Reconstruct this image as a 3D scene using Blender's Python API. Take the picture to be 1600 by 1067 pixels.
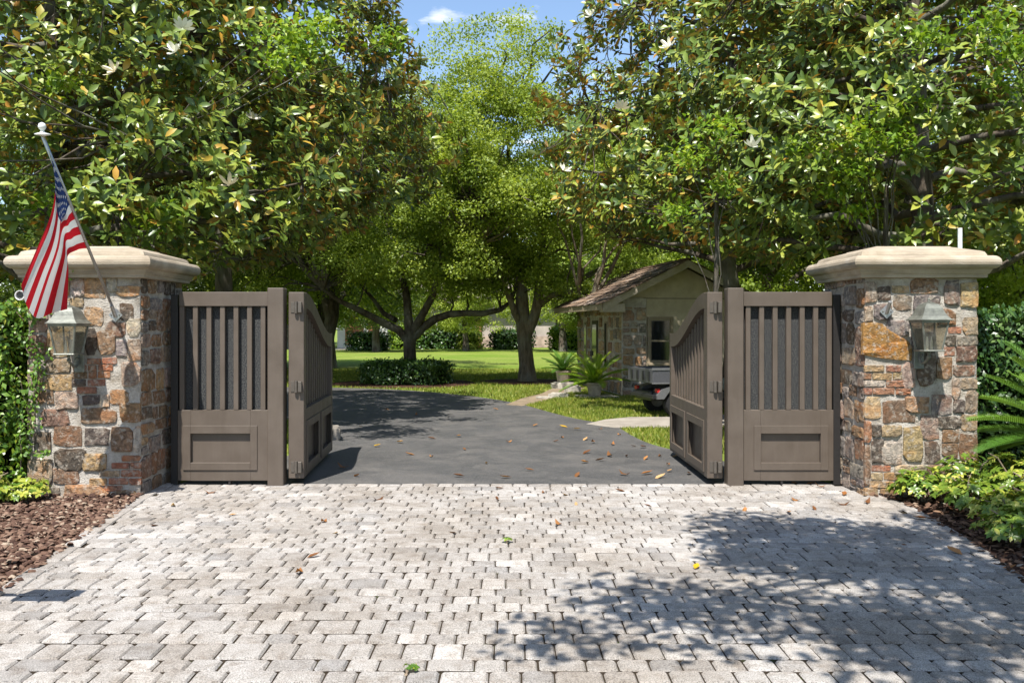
import bpy, bmesh, math, random
import numpy as np
from mathutils import Vector, Matrix

random.seed(7)
rng = np.random.default_rng(11)
scene = bpy.context.scene
for o in list(bpy.data.objects):
    bpy.data.objects.remove(o)
COL = scene.collection
R = math.radians

# ------------------------------------------------------------------ camera, sky, sun, exposure
F, CX, CY, CAMY, CAMZ = 1450.0, 790.0, 510.0, -8.8, 1.5      # focal length and vanishing point in photo pixels
cam = bpy.data.cameras.new('camera')
cam_o = bpy.data.objects.new('camera', cam)
COL.objects.link(cam_o)
cam_o.location = (0, CAMY, CAMZ)
cam_o.rotation_euler = (R(90), 0, 0)
cam.sensor_width = 36
cam.lens = 36 * F / 1600
cam.shift_x = (800 - CX) / 1600
cam.shift_y = -(533.5 - CY) / 1600
cam.clip_end = 2000
scene.camera = cam_o

SUN_EL, SUN_AZ = R(61), R(17)                                 # azimuth: to the left of straight behind the camera
world = bpy.data.worlds.new('World')
scene.world = world
world.use_nodes = True
wn = world.node_tree.nodes
wl = world.node_tree.links
wn.clear()
w_out = wn.new('ShaderNodeOutputWorld')
w_bg = wn.new('ShaderNodeBackground')
w_sky = wn.new('ShaderNodeTexSky')
w_sky.sky_type = 'NISHITA'
w_sky.sun_disc = False
w_sky.sun_elevation = SUN_EL
w_sky.sun_rotation = math.pi + SUN_AZ
w_sky.ozone_density = 2.0
w_sky.air_density = 1.0
w_sky.dust_density = 0.6
w_bg.inputs['Strength'].default_value = 0.115
# thin fair-weather clouds all over the sky, laid on a plane overhead
tc = wn.new('ShaderNodeTexCoord')
sep = wn.new('ShaderNodeSeparateXYZ')
wl.new(tc.outputs['Generated'], sep.inputs[0])
zc = wn.new('ShaderNodeMath'); zc.operation = 'MAXIMUM'; zc.inputs[1].default_value = 0.06
wl.new(sep.outputs['Z'], zc.inputs[0])
dx = wn.new('ShaderNodeMath'); dx.operation = 'DIVIDE'
dy = wn.new('ShaderNodeMath'); dy.operation = 'DIVIDE'
wl.new(sep.outputs['X'], dx.inputs[0]); wl.new(zc.outputs[0], dx.inputs[1])
wl.new(sep.outputs['Y'], dy.inputs[0]); wl.new(zc.outputs[0], dy.inputs[1])
cmb = wn.new('ShaderNodeCombineXYZ')
wl.new(dx.outputs[0], cmb.inputs[0]); wl.new(dy.outputs[0], cmb.inputs[1])
cn = wn.new('ShaderNodeTexNoise'); cn.inputs['Scale'].default_value = 3.1
cn.inputs['Detail'].default_value = 7; cn.inputs['Roughness'].default_value = 0.55
wl.new(cmb.outputs[0], cn.inputs['Vector'])
cr = wn.new('ShaderNodeValToRGB')
cr.color_ramp.elements[0].position = 0.57; cr.color_ramp.elements[0].color = (0, 0, 0, 1)
cr.color_ramp.elements[1].position = 0.72; cr.color_ramp.elements[1].color = (1, 1, 1, 1)
wl.new(cn.outputs['Fac'], cr.inputs[0])
cm = wn.new('ShaderNodeMixRGB')
cm.inputs['Color2'].default_value = (6.2, 6.3, 6.5, 1)
wl.new(cr.outputs['Color'], cm.inputs['Fac'])
wl.new(w_sky.outputs['Color'], cm.inputs['Color1'])
wl.new(cm.outputs['Color'], w_bg.inputs['Color'])
wl.new(w_bg.outputs[0], w_out.inputs[0])

sun = bpy.data.lights.new('sun', 'SUN')
sun.energy = 5.0
sun.angle = R(0.53)
sun.color = (1.0, 0.965, 0.905)
sun_o = bpy.data.objects.new('sun', sun)
COL.objects.link(sun_o)
to_sun = Vector((-math.sin(SUN_AZ) * math.cos(SUN_EL), -math.cos(SUN_AZ) * math.cos(SUN_EL), math.sin(SUN_EL)))
sun_o.rotation_euler = to_sun.to_track_quat('Z', 'Y').to_euler()
sun_o.location = to_sun * 40

vs = scene.view_settings
vs.view_transform = 'Standard'
vs.look = 'None'
vs.exposure = 0.95
vs.gamma = 1
vs.use_curve_mapping = False


def P(px, py, d):
    """photo pixel at distance d from the camera -> world point"""
    return Vector(((px - CX) / F * d, d + CAMY, CAMZ - (py - CY) / F * d))


def G(px, py, z=0.0):
    """photo pixel on the ground -> world point"""
    d = (CAMZ - z) * F / (py - CY)
    return Vector(((px - CX) / F * d, d + CAMY, z))


# ------------------------------------------------------------------ materials
MATS = {}


class NT:
    def __init__(self, name):
        self.m = bpy.data.materials.new(name)
        self.m.use_nodes = True
        self.t = self.m.node_tree
        self.n = self.t.nodes
        self.l = self.t.links
        self.b = self.n['Principled BSDF']
        self.out = self.n['Material Output']
        MATS[name] = self.m

    def new(self, kind, **kw):
        x = self.n.new(kind)
        for k, v in kw.items():
            setattr(x, k, v)
        return x

    def val(self, sock, v):
        if hasattr(v, 'is_linked') or hasattr(v, 'links'):
            self.l.new(v, sock)
        else:
            sock.default_value = v

    def noise(self, scale, detail=4, rough=0.55, coord=None, dist=0.0):
        x = self.new('ShaderNodeTexNoise')
        x.inputs['Scale'].default_value = scale
        x.inputs['Detail'].default_value = detail
        x.inputs['Roughness'].default_value = rough
        x.inputs['Distortion'].default_value = dist
        if coord is not None:
            self.l.new(coord, x.inputs['Vector'])
        return x.outputs['Fac']

    def ramp(self, fac, stops, interp='LINEAR'):
        x = self.new('ShaderNodeValToRGB')
        cr = x.color_ramp
        cr.interpolation = interp
        while len(cr.elements) < len(stops):
            cr.elements.new(0.5)
        for e, (p, c) in zip(cr.elements, stops):
            e.position = p
            if not isinstance(c, (tuple, list)):
                c = (c, c, c)
            e.color = (c[0], c[1], c[2], 1)
        self.l.new(fac, x.inputs[0])
        return x.outputs[0]

    def mix(self, fac, a, b, mode='MIX'):
        x = self.new('ShaderNodeMixRGB', blend_type=mode)
        for s, v in zip(x.inputs, (fac, a, b)):
            if isinstance(v, tuple) and len(v) == 3:
                v = (*v, 1)
            self.val(s, v)
        return x.outputs[0]

    def math(self, op, a, b=0.0, c=0.0):
        x = self.new('ShaderNodeMath', operation=op)
        for s, v in zip(x.inputs, (a, b, c)):
            self.val(s, v)
        return x.outputs[0]

    def coord(self, which='Object'):
        return self.new('ShaderNodeTexCoord').outputs[which]

    def world(self):
        return self.new('ShaderNodeNewGeometry').outputs['Position']

    def bump(self, h, strength=0.5, dist=0.02):
        x = self.new('ShaderNodeBump')
        x.inputs['Strength'].default_value = strength
        x.inputs['Distance'].default_value = dist
        self.l.new(h, x.inputs['Height'])
        self.l.new(x.outputs[0], self.b.inputs['Normal'])

    def set(self, color=None, rough=None, spec=None, metal=None):
        if color is not None:
            if isinstance(color, tuple):
                color = (*color[:3], 1)
            self.val(self.b.inputs['Base Color'], color)
        if rough is not None:
            self.val(self.b.inputs['Roughness'], rough)
        if spec is not None:
            self.b.inputs['Specular IOR Level'].default_value = spec
        if metal is not None:
            self.b.inputs['Metallic'].default_value = metal
        return self.m

    def variation(self):
        """0..1 per piece: object random + per-vertex attribute of joined meshes"""
        a = self.new('ShaderNodeAttribute', attribute_name='var').outputs['Fac']
        o = self.new('ShaderNodeObjectInfo').outputs['Random']
        return self.math('FRACT', self.math('ADD', a, o))


def mat_plain(name, c, rough=0.6, spec=0.4, metal=0.0, nscale=30, namp=0.15, bump=0.0, bscale=60):
    t = NT(name)
    w = t.coord()
    f = t.noise(nscale, 5, 0.6, w)
    lo = tuple(x * (1 - namp) for x in c); hi = tuple(min(1, x * (1 + namp)) for x in c)
    t.set(t.ramp(f, [(0.3, lo), (0.7, hi)]), rough, spec, metal)
    if bump:
        t.bump(t.noise(bscale, 4, 0.6, w), bump, 0.01)
    return t.m


def leaf_mat(name, stops, rough=0.45, spec=0.5, trans=0.25, under=None, tint=(1.25, 1.2, 0.55), coat=0.0):
    """stops: colours by per-leaf variation; under: colour ramp of the leaf's underside"""
    t = NT(name)
    v = t.variation()
    c = t.ramp(v, stops)
    w = t.world()
    big = t.noise(0.9, 3, 0.5, w)
    c = t.mix(1.0, c, t.ramp(big, [(0.3, (0.78, 0.82, 0.8)), (0.7, (1.2, 1.15, 1.05))]), 'MULTIPLY')
    if under is not None:
        v2 = t.math('FRACT', t.math('MULTIPLY', v, 7.31))
        back = t.new('ShaderNodeNewGeometry').outputs['Backfacing']
        c = t.mix(back, c, t.ramp(v2, under))
    t.set(c, rough, spec)
    if coat:
        t.b.inputs['Coat Weight'].default_value = coat
        t.b.inputs['Coat Roughness'].default_value = 0.18
    if trans > 0:
        tr = t.new('ShaderNodeBsdfTranslucent')
        t.l.new(t.mix(1.0, c, tint, 'MULTIPLY'), tr.inputs['Color'])
        mx = t.new('ShaderNodeMixShader')
        mx.inputs[0].default_value = trans
        t.l.new(t.b.outputs[0], mx.inputs[1])
        t.l.new(tr.outputs[0], mx.inputs[2])
        t.l.new(mx.outputs[0], t.out.inputs['Surface'])
    return t.m


# foliage
leaf_mat('magnolia_leaf', [(0.0, (0.048, 0.090, 0.018)), (0.40, (0.105, 0.168, 0.028)), (0.7, (0.19, 0.255, 0.04)), (0.92, (0.31, 0.33, 0.05)), (1.0, (0.46, 0.22, 0.035))],
         0.40, 0.45, 0.20, under=[(0.0, (0.14, 0.19, 0.05)), (0.55, (0.18, 0.19, 0.06)), (0.75, (0.28, 0.17, 0.05)), (1.0, (0.40, 0.19, 0.04))], coat=0.14)
leaf_mat('oak_leaf', [(0.0, (0.14, 0.21, 0.035)), (0.5, (0.26, 0.345, 0.052)), (1.0, (0.39, 0.46, 0.085))], 0.5, 0.4, 0.48)
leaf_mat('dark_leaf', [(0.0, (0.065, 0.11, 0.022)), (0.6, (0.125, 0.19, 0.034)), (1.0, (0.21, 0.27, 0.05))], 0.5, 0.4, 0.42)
leaf_mat('hedge_leaf', [(0.0, (0.022, 0.06, 0.014)), (0.6, (0.045, 0.105, 0.02)), (1.0, (0.10, 0.17, 0.03))], 0.38, 0.5, 0.2)
leaf_mat('ivy_leaf', [(0.0, (0.05, 0.12, 0.014)), (0.5, (0.11, 0.21, 0.022)), (0.85, (0.22, 0.31, 0.03)), (1.0, (0.38, 0.36, 0.04))], 0.38, 0.5, 0.25)
leaf_mat('bright_leaf', [(0.0, (0.11, 0.21, 0.018)), (0.6, (0.18, 0.29, 0.025)), (1.0, (0.29, 0.37, 0.035))], 0.45, 0.4, 0.38)
leaf_mat('variegated_leaf', [(0.0, (0.07, 0.14, 0.018)), (0.5, (0.15, 0.23, 0.026)), (0.85, (0.30, 0.34, 0.045)), (1.0, (0.52, 0.48, 0.11))], 0.35, 0.5, 0.25)
leaf_mat('cycad_leaf', [(0.0, (0.035, 0.10, 0.015)), (0.6, (0.075, 0.165, 0.02)), (1.0, (0.14, 0.24, 0.03))], 0.32, 0.55, 0.15)
leaf_mat('palm_leaf', [(0.0, (0.07, 0.16, 0.02)), (0.6, (0.12, 0.22, 0.028)), (1.0, (0.2, 0.29, 0.04))], 0.3, 0.55, 0.2)
leaf_mat('cycad_leaf_bright', [(0.0, (0.10, 0.2, 0.015)), (0.6, (0.19, 0.3, 0.022)), (1.0, (0.30, 0.38, 0.03))], 0.35, 0.5, 0.3)
leaf_mat('grass_blade', [(0.0, (0.10, 0.15, 0.016)), (0.5, (0.18, 0.23, 0.028)), (0.85, (0.27, 0.29, 0.05)), (1.0, (0.38, 0.32, 0.11))], 0.5, 0.3, 0.3)
leaf_mat('dry_leaf', [(0.0, (0.10, 0.04, 0.015)), (0.5, (0.24, 0.10, 0.03)), (0.8, (0.36, 0.17, 0.06)), (1.0, (0.42, 0.28, 0.14))], 0.55, 0.3, 0.1)
leaf_mat('yellow_leaf', [(0.0, (0.50, 0.30, 0.015)), (1.0, (0.58, 0.36, 0.02))], 0.45, 0.3, 0.2)
leaf_mat('petal', [(0.0, (0.76, 0.75, 0.66)), (0.7, (0.82, 0.81, 0.74)), (1.0, (0.62, 0.5, 0.3))], 0.5, 0.3, 0.2, tint=(1, 1, 0.95))


def m_bark(name, a, b):
    t = NT(name)
    w = t.coord()
    mp = t.new('ShaderNodeMapping'); mp.inputs['Scale'].default_value = (9, 9, 1.6)
    t.l.new(w, mp.inputs[0])
    n1 = t.noise(1.6, 6, 0.65, mp.outputs[0], 0.5)
    n2 = t.noise(2.0, 3, 0.5, w)
    c = t.mix(t.ramp(n2, [(0.45, 0.0), (0.65, 0.6)]), t.ramp(n1, [(0.3, a), (0.7, b)]), (0.20, 0.20, 0.16))
    t.set(c, 0.9, 0.15)
    t.bump(n1, 0.9, 0.05)


m_bark('bark', (0.028, 0.022, 0.017), (0.13, 0.105, 0.08))
m_bark('bark_pale', (0.07, 0.055, 0.038), (0.25, 0.20, 0.14))


def m_ground():
    t = NT('grass_ground')
    w = t.world()
    n1 = t.noise(0.22, 6, 0.7, w); n2 = t.noise(7, 8, 0.8, w); n3 = t.noise(140, 2, 0.6, w)
    c = t.ramp(n2, [(0.25, (0.075, 0.125, 0.014)), (0.5, (0.125, 0.195, 0.02)), (0.8, (0.20, 0.25, 0.035))])
    c = t.mix(t.ramp(n1, [(0.38, 0.0), (0.66, 0.6)]), c, (0.26, 0.26, 0.07))
    c = t.mix(t.ramp(n3, [(0.45, 0.0), (0.7, 0.45)]), c, (0.06, 0.10, 0.012))
    t.set(c, 0.85, 0.15)
    t.bump(n2, 0.8, 0.06)
    t = NT('asphalt')
    w = t.world()
    n1 = t.noise(0.8, 5, 0.6, w); n2 = t.noise(75, 4, 0.8, w); n3 = t.noise(1.7, 7, 0.72, w, 0.6)
    c = t.ramp(n1, [(0.3, (0.042, 0.041, 0.040)), (0.7, (0.066, 0.064, 0.062))])
    c = t.mix(t.ramp(n3, [(0.45, 0.0), (0.68, 0.6)]), c, (0.12, 0.108, 0.095))
    c = t.mix(t.ramp(n2, [(0.52, 0.0), (0.68, 0.75)]), c, (0.20, 0.19, 0.18))
    t.set(c, t.ramp(n3, [(0.3, 0.6), (0.7, 0.85)]), 0.4)
    t.bump(n2, 0.6, 0.01)
    t = NT('mulch_soil')
    w = t.world()
    n = t.noise(35, 5, 0.7, w)
    t.set(t.ramp(n, [(0.3, (0.03, 0.016, 0.011)), (0.7, (0.11, 0.055, 0.036))]), 0.95, 0.1)
    t.bump(n, 1.0, 0.05)
    t = NT('mulch_chip')
    v = t.variation()
    c = t.ramp(v, [(0.0, (0.055, 0.03, 0.023)), (0.5, (0.13, 0.075, 0.052)), (0.85, (0.21, 0.135, 0.095)), (1.0, (0.34, 0.27, 0.20))])
    t.set(c, 0.9, 0.15)
    t.bump(t.noise(60, 4, 0.7, t.world()), 0.7, 0.02)
    t = NT('litter_chip')
    v = t.variation()
    t.set(t.ramp(v, [(0.0, (0.03, 0.018, 0.012)), (0.6, (0.085, 0.048, 0.032)), (0.95, (0.2, 0.12, 0.075)), (1.0, (0.35, 0.3, 0.24))]), 0.9, 0.15)
    t = NT('joint_sand')
    w = t.world()
    n = t.noise(9, 4, 0.6, w); n2 = t.noise(120, 3, 0.6, w)
    c = t.ramp(n2, [(0.3, (0.016, 0.012, 0.008)), (0.7, (0.05, 0.037, 0.025))])
    c = t.mix(t.ramp(n, [(0.6, 0.0), (0.7, 0.6)]), c, (0.06, 0.08, 0.02))
    t.set(c, 0.95, 0.1)
    t.bump(n2, 0.7, 0.01)
    t = NT('paver')
    v = t.variation()
    w = t.world()
    sp = t.noise(150, 3, 0.8, w); bl = t.noise(11, 6, 0.7, w); st = t.noise(1.1, 4, 0.6, w)
    c = t.ramp(v, [(0.0, (0.23, 0.222, 0.215)), (0.2, (0.275, 0.257, 0.238)), (0.6, (0.305, 0.292, 0.278)), (0.9, (0.335, 0.318, 0.30)), (1.0, (0.385, 0.368, 0.35))])
    c = t.mix(1.0, c, t.ramp(sp, [(0.32, (0.30, 0.285, 0.27)), (0.46, (0.92, 0.91, 0.90)), (0.66, (1.55, 1.53, 1.5))]), 'MULTIPLY')
    c = t.mix(1.0, c, t.ramp(bl, [(0.32, (0.72, 0.67, 0.62)), (0.5, (1.0, 0.99, 0.98)), (0.68, (1.14, 1.14, 1.14))]), 'MULTIPLY')
    c = t.mix(1.0, c, t.ramp(st, [(0.35, (0.80, 0.76, 0.71)), (0.62, (1.06, 1.06, 1.06))]), 'MULTIPLY')
    t.set(c, 0.88, 0.25)
    t.bump(sp, 0.8, 0.006)
    t = NT('concrete')
    w = t.world()
    n = t.noise(3, 6, 0.65, w); n2 = t.noise(160, 2, 0.6, w)
    c = t.ramp(n, [(0.3, (0.20, 0.175, 0.145)), (0.7, (0.33, 0.295, 0.25))])
    t.set(t.mix(t.ramp(n2, [(0.5, 0), (0.8, 0.4)]), c, (0.2, 0.17, 0.14)), 0.9, 0.2)
    t.bump(n2, 0.4, 0.01)


m_ground()


def m_stone():
    t = NT('stone')                                   # each stone's own colour sits on the object
    oc = t.new('ShaderNodeObjectInfo').outputs['Color']
    w = t.world()
    v = t.new('ShaderNodeObjectInfo').outputs['Random']
    n1 = t.noise(16, 7, 0.72, w, 1.2); n2 = t.noise(5, 3, 0.55, w, 0.4); n3 = t.noise(75, 5, 0.7, w)
    c = t.mix(1.0, oc, t.ramp(n1, [(0.30, (0.26, 0.24, 0.24)), (0.5, (1.0, 1.0, 1.0)), (0.68, (1.75, 1.62, 1.48))]), 'MULTIPLY')
    c = t.mix(t.ramp(n2, [(0.5, 0.0), (0.66, 0.6)]), c, t.mix(1.0, oc, (1.45, 0.95, 0.6), 'MULTIPLY'))
    c = t.mix(t.ramp(n3, [(0.55, 0.0), (0.75, 0.5)]), c, (0.09, 0.075, 0.065))
    c = t.mix(t.ramp(t.noise(26, 4, 0.6, w), [(0.52, 0.0), (0.66, 0.7)]), c, (0.43, 0.375, 0.31))
    t.set(c, 0.88, 0.25)
    t.bump(t.math('ADD', n1, t.math('MULTIPLY', n3, 0.4)), 1.0, 0.035)
    t = NT('mortar')
    w = t.world()
    n1 = t.noise(9, 5, 0.6, w); n2 = t.noise(70, 5, 0.7, w)
    c = t.ramp(n1, [(0.3, (0.33, 0.28, 0.22)), (0.5, (0.50, 0.45, 0.385)), (0.7, (0.62, 0.575, 0.51))])
    c = t.mix(t.ramp(n2, [(0.52, 0.0), (0.72, 0.55)]), c, (0.13, 0.11, 0.09))
    t.set(c, 0.95, 0.15)
    t.bump(t.math('ADD', n1, n2), 1.0, 0.03)
    t = NT('limestone')
    w = t.world()
    n1 = t.noise(4, 6, 0.65, w); n2 = t.noise(120, 4, 0.7, w)
    mp = t.new('ShaderNodeMapping'); mp.inputs['Scale'].default_value = (1.2, 1.2, 14)
    t.l.new(w, mp.inputs[0])
    n4 = t.noise(2.2, 5, 0.6, mp.outputs[0])
    c = t.ramp(n1, [(0.25, (0.25, 0.20, 0.14)), (0.55, (0.36, 0.30, 0.225)), (0.8, (0.43, 0.38, 0.31))])
    c = t.mix(t.ramp(n4, [(0.48, 0.0), (0.66, 0.55)]), c, (0.17, 0.14, 0.105))
    c = t.mix(t.ramp(n2, [(0.55, 0.0), (0.75, 0.45)]), c, (0.21, 0.17, 0.12))
    t.set(c, 0.85, 0.25)
    t.bump(n2, 0.5, 0.01)


m_stone()


def m_gate():
    t = NT('gate_paint')
    w = t.world()
    n1 = t.noise(5, 5, 0.6, w); n2 = t.noise(150, 3, 0.6, w)
    mp = t.new('ShaderNodeMapping'); mp.inputs['Scale'].default_value = (14, 14, 1.2)
    t.l.new(w, mp.inputs[0])
    n3 = t.noise(1.5, 4, 0.6, mp.outputs[0])
    c = t.ramp(n1, [(0.3, (0.082, 0.063, 0.048)), (0.7, (0.102, 0.080, 0.062))])
    c = t.mix(t.ramp(n3, [(0.5, 0.0), (0.75, 0.22)]), c, (0.13, 0.105, 0.082))
    c = t.mix(t.ramp(n2, [(0.68, 0.0), (0.8, 0.3)]), c, (0.22, 0.19, 0.16))
    t.set(c, t.ramp(n1, [(0.3, 0.42), (0.7, 0.6)]), 0.4)
    t.bump(n2, 0.12, 0.004)
    t = NT('screen_mesh')
    w = t.coord()
    br = t.new('ShaderNodeTexBrick')
    br.inputs['Scale'].default_value = 60
    br.inputs['Color1'].default_value = (0.011, 0.012, 0.016, 1)
    br.inputs['Color2'].default_value = (0.024, 0.025, 0.028, 1)
    br.inputs['Mortar'].default_value = (0.012, 0.012, 0.014, 1)
    br.inputs['Mortar Size'].default_value = 0.03
    mp = t.new('ShaderNodeMapping'); mp.inputs['Rotation'].default_value = (R(90), 0, 0)
    t.l.new(w, mp.inputs[0])
    t.l.new(mp.outputs[0], br.inputs['Vector'])
    n = t.noise(95, 3, 0.8, w)
    c = t.mix(t.ramp(n, [(0.46, 0.0), (0.60, 1.0)]), br.outputs['Color'], (0.085, 0.085, 0.078))
    t.set(c, 0.7, 0.3)
    t.bump(br.outputs['Fac'], 0.3, 0.004)


m_gate()
mat_plain('dark_metal', (0.02, 0.018, 0.017), 0.5, 0.4)
mat_plain('hinge_metal', (0.10, 0.085, 0.07), 0.45, 0.5, 0.3)
mat_plain('steel', (0.42, 0.42, 0.42), 0.38, 0.5, 0.85, 80, 0.25)
mat_plain('lantern_metal', (0.15, 0.155, 0.13), 0.45, 0.5, 0.3, 18, 0.4, 0.2, 90)
mat_plain('candle_sleeve', (0.78, 0.76, 0.70), 0.5)
mat_plain('white_plastic', (0.72, 0.72, 0.70), 0.35)
mat_plain('black_plastic', (0.015, 0.015, 0.016), 0.4)
mat_plain('tyre', (0.014, 0.014, 0.014), 0.8, 0.3, 0, 40, 0.3)
mat_plain('cart_grey', (0.065, 0.065, 0.07), 0.35, 0.5)
mat_plain('cart_silver', (0.15, 0.15, 0.15), 0.3, 0.5, 0.3)
mat_plain('camo_vinyl', (0.12, 0.13, 0.10), 0.6, 0.3, 0, 14, 0.8)
mat_plain('red_lens', (0.45, 0.02, 0.02), 0.2, 0.6)
mat_plain('stucco', (0.43, 0.365, 0.255), 0.92, 0.15, 0, 5, 0.14, 0.4, 160)
mat_plain('trim_tan', (0.27, 0.215, 0.145), 0.7, 0.25, 0, 12, 0.15)
mat_plain('trim_pale', (0.36, 0.31, 0.24), 0.7, 0.25, 0, 12, 0.15)
mat_plain('door_dark', (0.035, 0.026, 0.02), 0.45, 0.4)
mat_plain('terracotta', (0.36, 0.30, 0.24), 0.85, 0.2, 0, 10, 0.3, 0.4, 60)
mat_plain('soil', (0.04, 0.028, 0.02), 0.95, 0.1, 0, 40, 0.5)
mat_plain('pebble_stone', (0.36, 0.33, 0.28), 0.9, 0.2, 0, 9, 0.35, 0.6, 40)
mat_plain('house_wall', (0.36, 0.31, 0.28), 0.9, 0.2, 0, 1.2, 0.22)
mat_plain('house_brick', (0.30, 0.13, 0.075), 0.9, 0.2, 0, 3, 0.25)
mat_plain('house_skirt', (0.33, 0.25, 0.21), 0.9, 0.2, 0, 3, 0.4)
mat_plain('path_sand', (0.20, 0.155, 0.105), 0.95, 0.1, 0, 4, 0.35, 0.5, 60)
mat_plain('house_trim', (0.70, 0.67, 0.62), 0.7, 0.3, 0, 2, 0.08)
mat_plain('house_porch', (0.12, 0.10, 0.085), 0.85, 0.2, 0, 1, 0.2)
mat_plain('house_roof', (0.16, 0.13, 0.115), 0.9, 0.2, 0, 4, 0.3)
mat_plain('garage_door', (0.34, 0.14, 0.07), 0.6, 0.3, 0, 2, 0.15)
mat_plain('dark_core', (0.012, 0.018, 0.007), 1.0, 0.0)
mat_plain('twig', (0.20, 0.155, 0.11), 0.9, 0.15, 0, 20, 0.3)
mat_plain('star_white', (0.78, 0.78, 0.78), 0.75, 0.2, 0, 4, 0.02)
t = NT('window_glass')
t.set((0.012, 0.014, 0.016), 0.06, 0.6)
t = NT('lantern_glass')
t.set((0.85, 0.84, 0.80), 0.08, 0.5)
t.b.inputs['Transmission Weight'].default_value = 0.0
_g = t.new('ShaderNodeBsdfTransparent')
_g.inputs['Color'].default_value = (0.80, 0.78, 0.72, 1)
_mx = t.new('ShaderNodeMixShader')
t.l.new(t.ramp(t.noise(14, 4, 0.6, t.coord()), [(0.3, 0.02), (0.7, 0.07)]), _mx.inputs[0])
t.l.new(_g.outputs[0], _mx.inputs[1]); t.l.new(t.b.outputs[0], _mx.inputs[2])
t.l.new(_mx.outputs[0], t.out.inputs['Surface'])
t = NT('shingle')
v = t.variation()
w = t.world()
mp = t.new('ShaderNodeMapping'); mp.inputs['Scale'].default_value = (3, 30, 3)
t.l.new(w, mp.inputs[0])
n = t.noise(2, 4, 0.6, mp.outputs[0])
c = t.ramp(v, [(0.0, (0.07, 0.05, 0.04)), (0.5, (0.15, 0.105, 0.075)), (0.85, (0.24, 0.16, 0.11)), (1.0, (0.30, 0.25, 0.21))])
t.set(t.mix(1.0, c, t.ramp(n, [(0.3, 0.65), (0.7, 1.2)]), 'MULTIPLY'), 0.9, 0.15)
# flag: stripes and canton are print, mapped on the cloth's own UVs
t = NT('flag_cloth')
uv = t.new('ShaderNodeUVMap').outputs[0]
sp_ = t.new('ShaderNodeSeparateXYZ'); t.l.new(uv, sp_.inputs[0])
U, V_ = sp_.outputs[0], sp_.outputs[1]                # U along the fly, V down the hoist
st_ = t.math('MODULO', t.math('FLOOR', t.math('MULTIPLY', V_, 13.0)), 2.0)
c = t.mix(st_, (0.50, 0.012, 0.022), (0.74, 0.72, 0.70))
can = t.math('MULTIPLY', t.math('LESS_THAN', U, 0.4), t.math('LESS_THAN', V_, 7 / 13))
c = t.mix(can, c, (0.022, 0.045, 0.15))
t.set(c, 0.75, 0.2)
_tr = t.new('ShaderNodeBsdfTranslucent'); t.l.new(c, _tr.inputs[0])
_mx = t.new('ShaderNodeMixShader'); _mx.inputs[0].default_value = 0.25
t.l.new(t.b.outputs[0], _mx.inputs[1]); t.l.new(_tr.outputs[0], _mx.inputs[2]); t.l.new(_mx.outputs[0], t.out.inputs['Surface'])
del t


# ------------------------------------------------------------------ object helpers
def M(m):
    return MATS[m]


def link(o, parent=None):
    COL.objects.link(o)
    if parent is not None:
        o.parent = parent
    return o


def tag(o, label=None, cat=None, group=None, kind=None):
    if label: o['label'] = label
    if cat: o['category'] = cat
    if group: o['group'] = group
    if kind: o['kind'] = kind
    return o


def thing(name, label, cat, loc=(0, 0, 0), rz=0.0, group=None):
    o = bpy.data.objects.new(name, None)
    o.empty_display_size = 0.1
    link(o)
    o.location = loc
    o.rotation_euler = (0, 0, rz)
    return tag(o, label, cat, group)


def mesh_np(name, V, Fc, mat=None, var=None, smooth=False):
    """V (n,3), Fc (m,k) -> mesh, fast"""
    V = np.asarray(V, dtype=np.float32); Fc = np.asarray(Fc, dtype=np.int32)
    me = bpy.data.meshes.new(name)
    m, k = Fc.shape
    me.vertices.add(len(V)); me.vertices.foreach_set('co', V.ravel())
    me.loops.add(m * k); me.loops.foreach_set('vertex_index', Fc.ravel())
    me.polygons.add(m)
    me.polygons.foreach_set('loop_start', np.arange(0, m * k, k, dtype=np.int32))
    me.polygons.foreach_set('loop_total', np.full(m, k, dtype=np.int32))
    if smooth:
        me.polygons.foreach_set('use_smooth', np.ones(m, dtype=bool))
    if var is not None:
        a = me.attributes.new('var', 'FLOAT', 'POINT')
        a.data.foreach_set('value', np.asarray(var, dtype=np.float32))
    me.update(calc_edges=True)
    if mat:
        me.materials.append(M(mat))
    return me


def mesh_py(name, V, Fc, mat=None, smooth=False):
    me = bpy.data.meshes.new(name)
    me.from_pydata([tuple(v) for v in V], [], Fc)
    if smooth:
        for p in me.polygons: p.use_smooth = True
    if mat: me.materials.append(M(mat))
    me.update()
    return me


def ob(name, me, parent=None, loc=None):
    o = bpy.data.objects.new(name, me)
    link(o, parent)
    if loc is not None: o.location = loc
    return o


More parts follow.
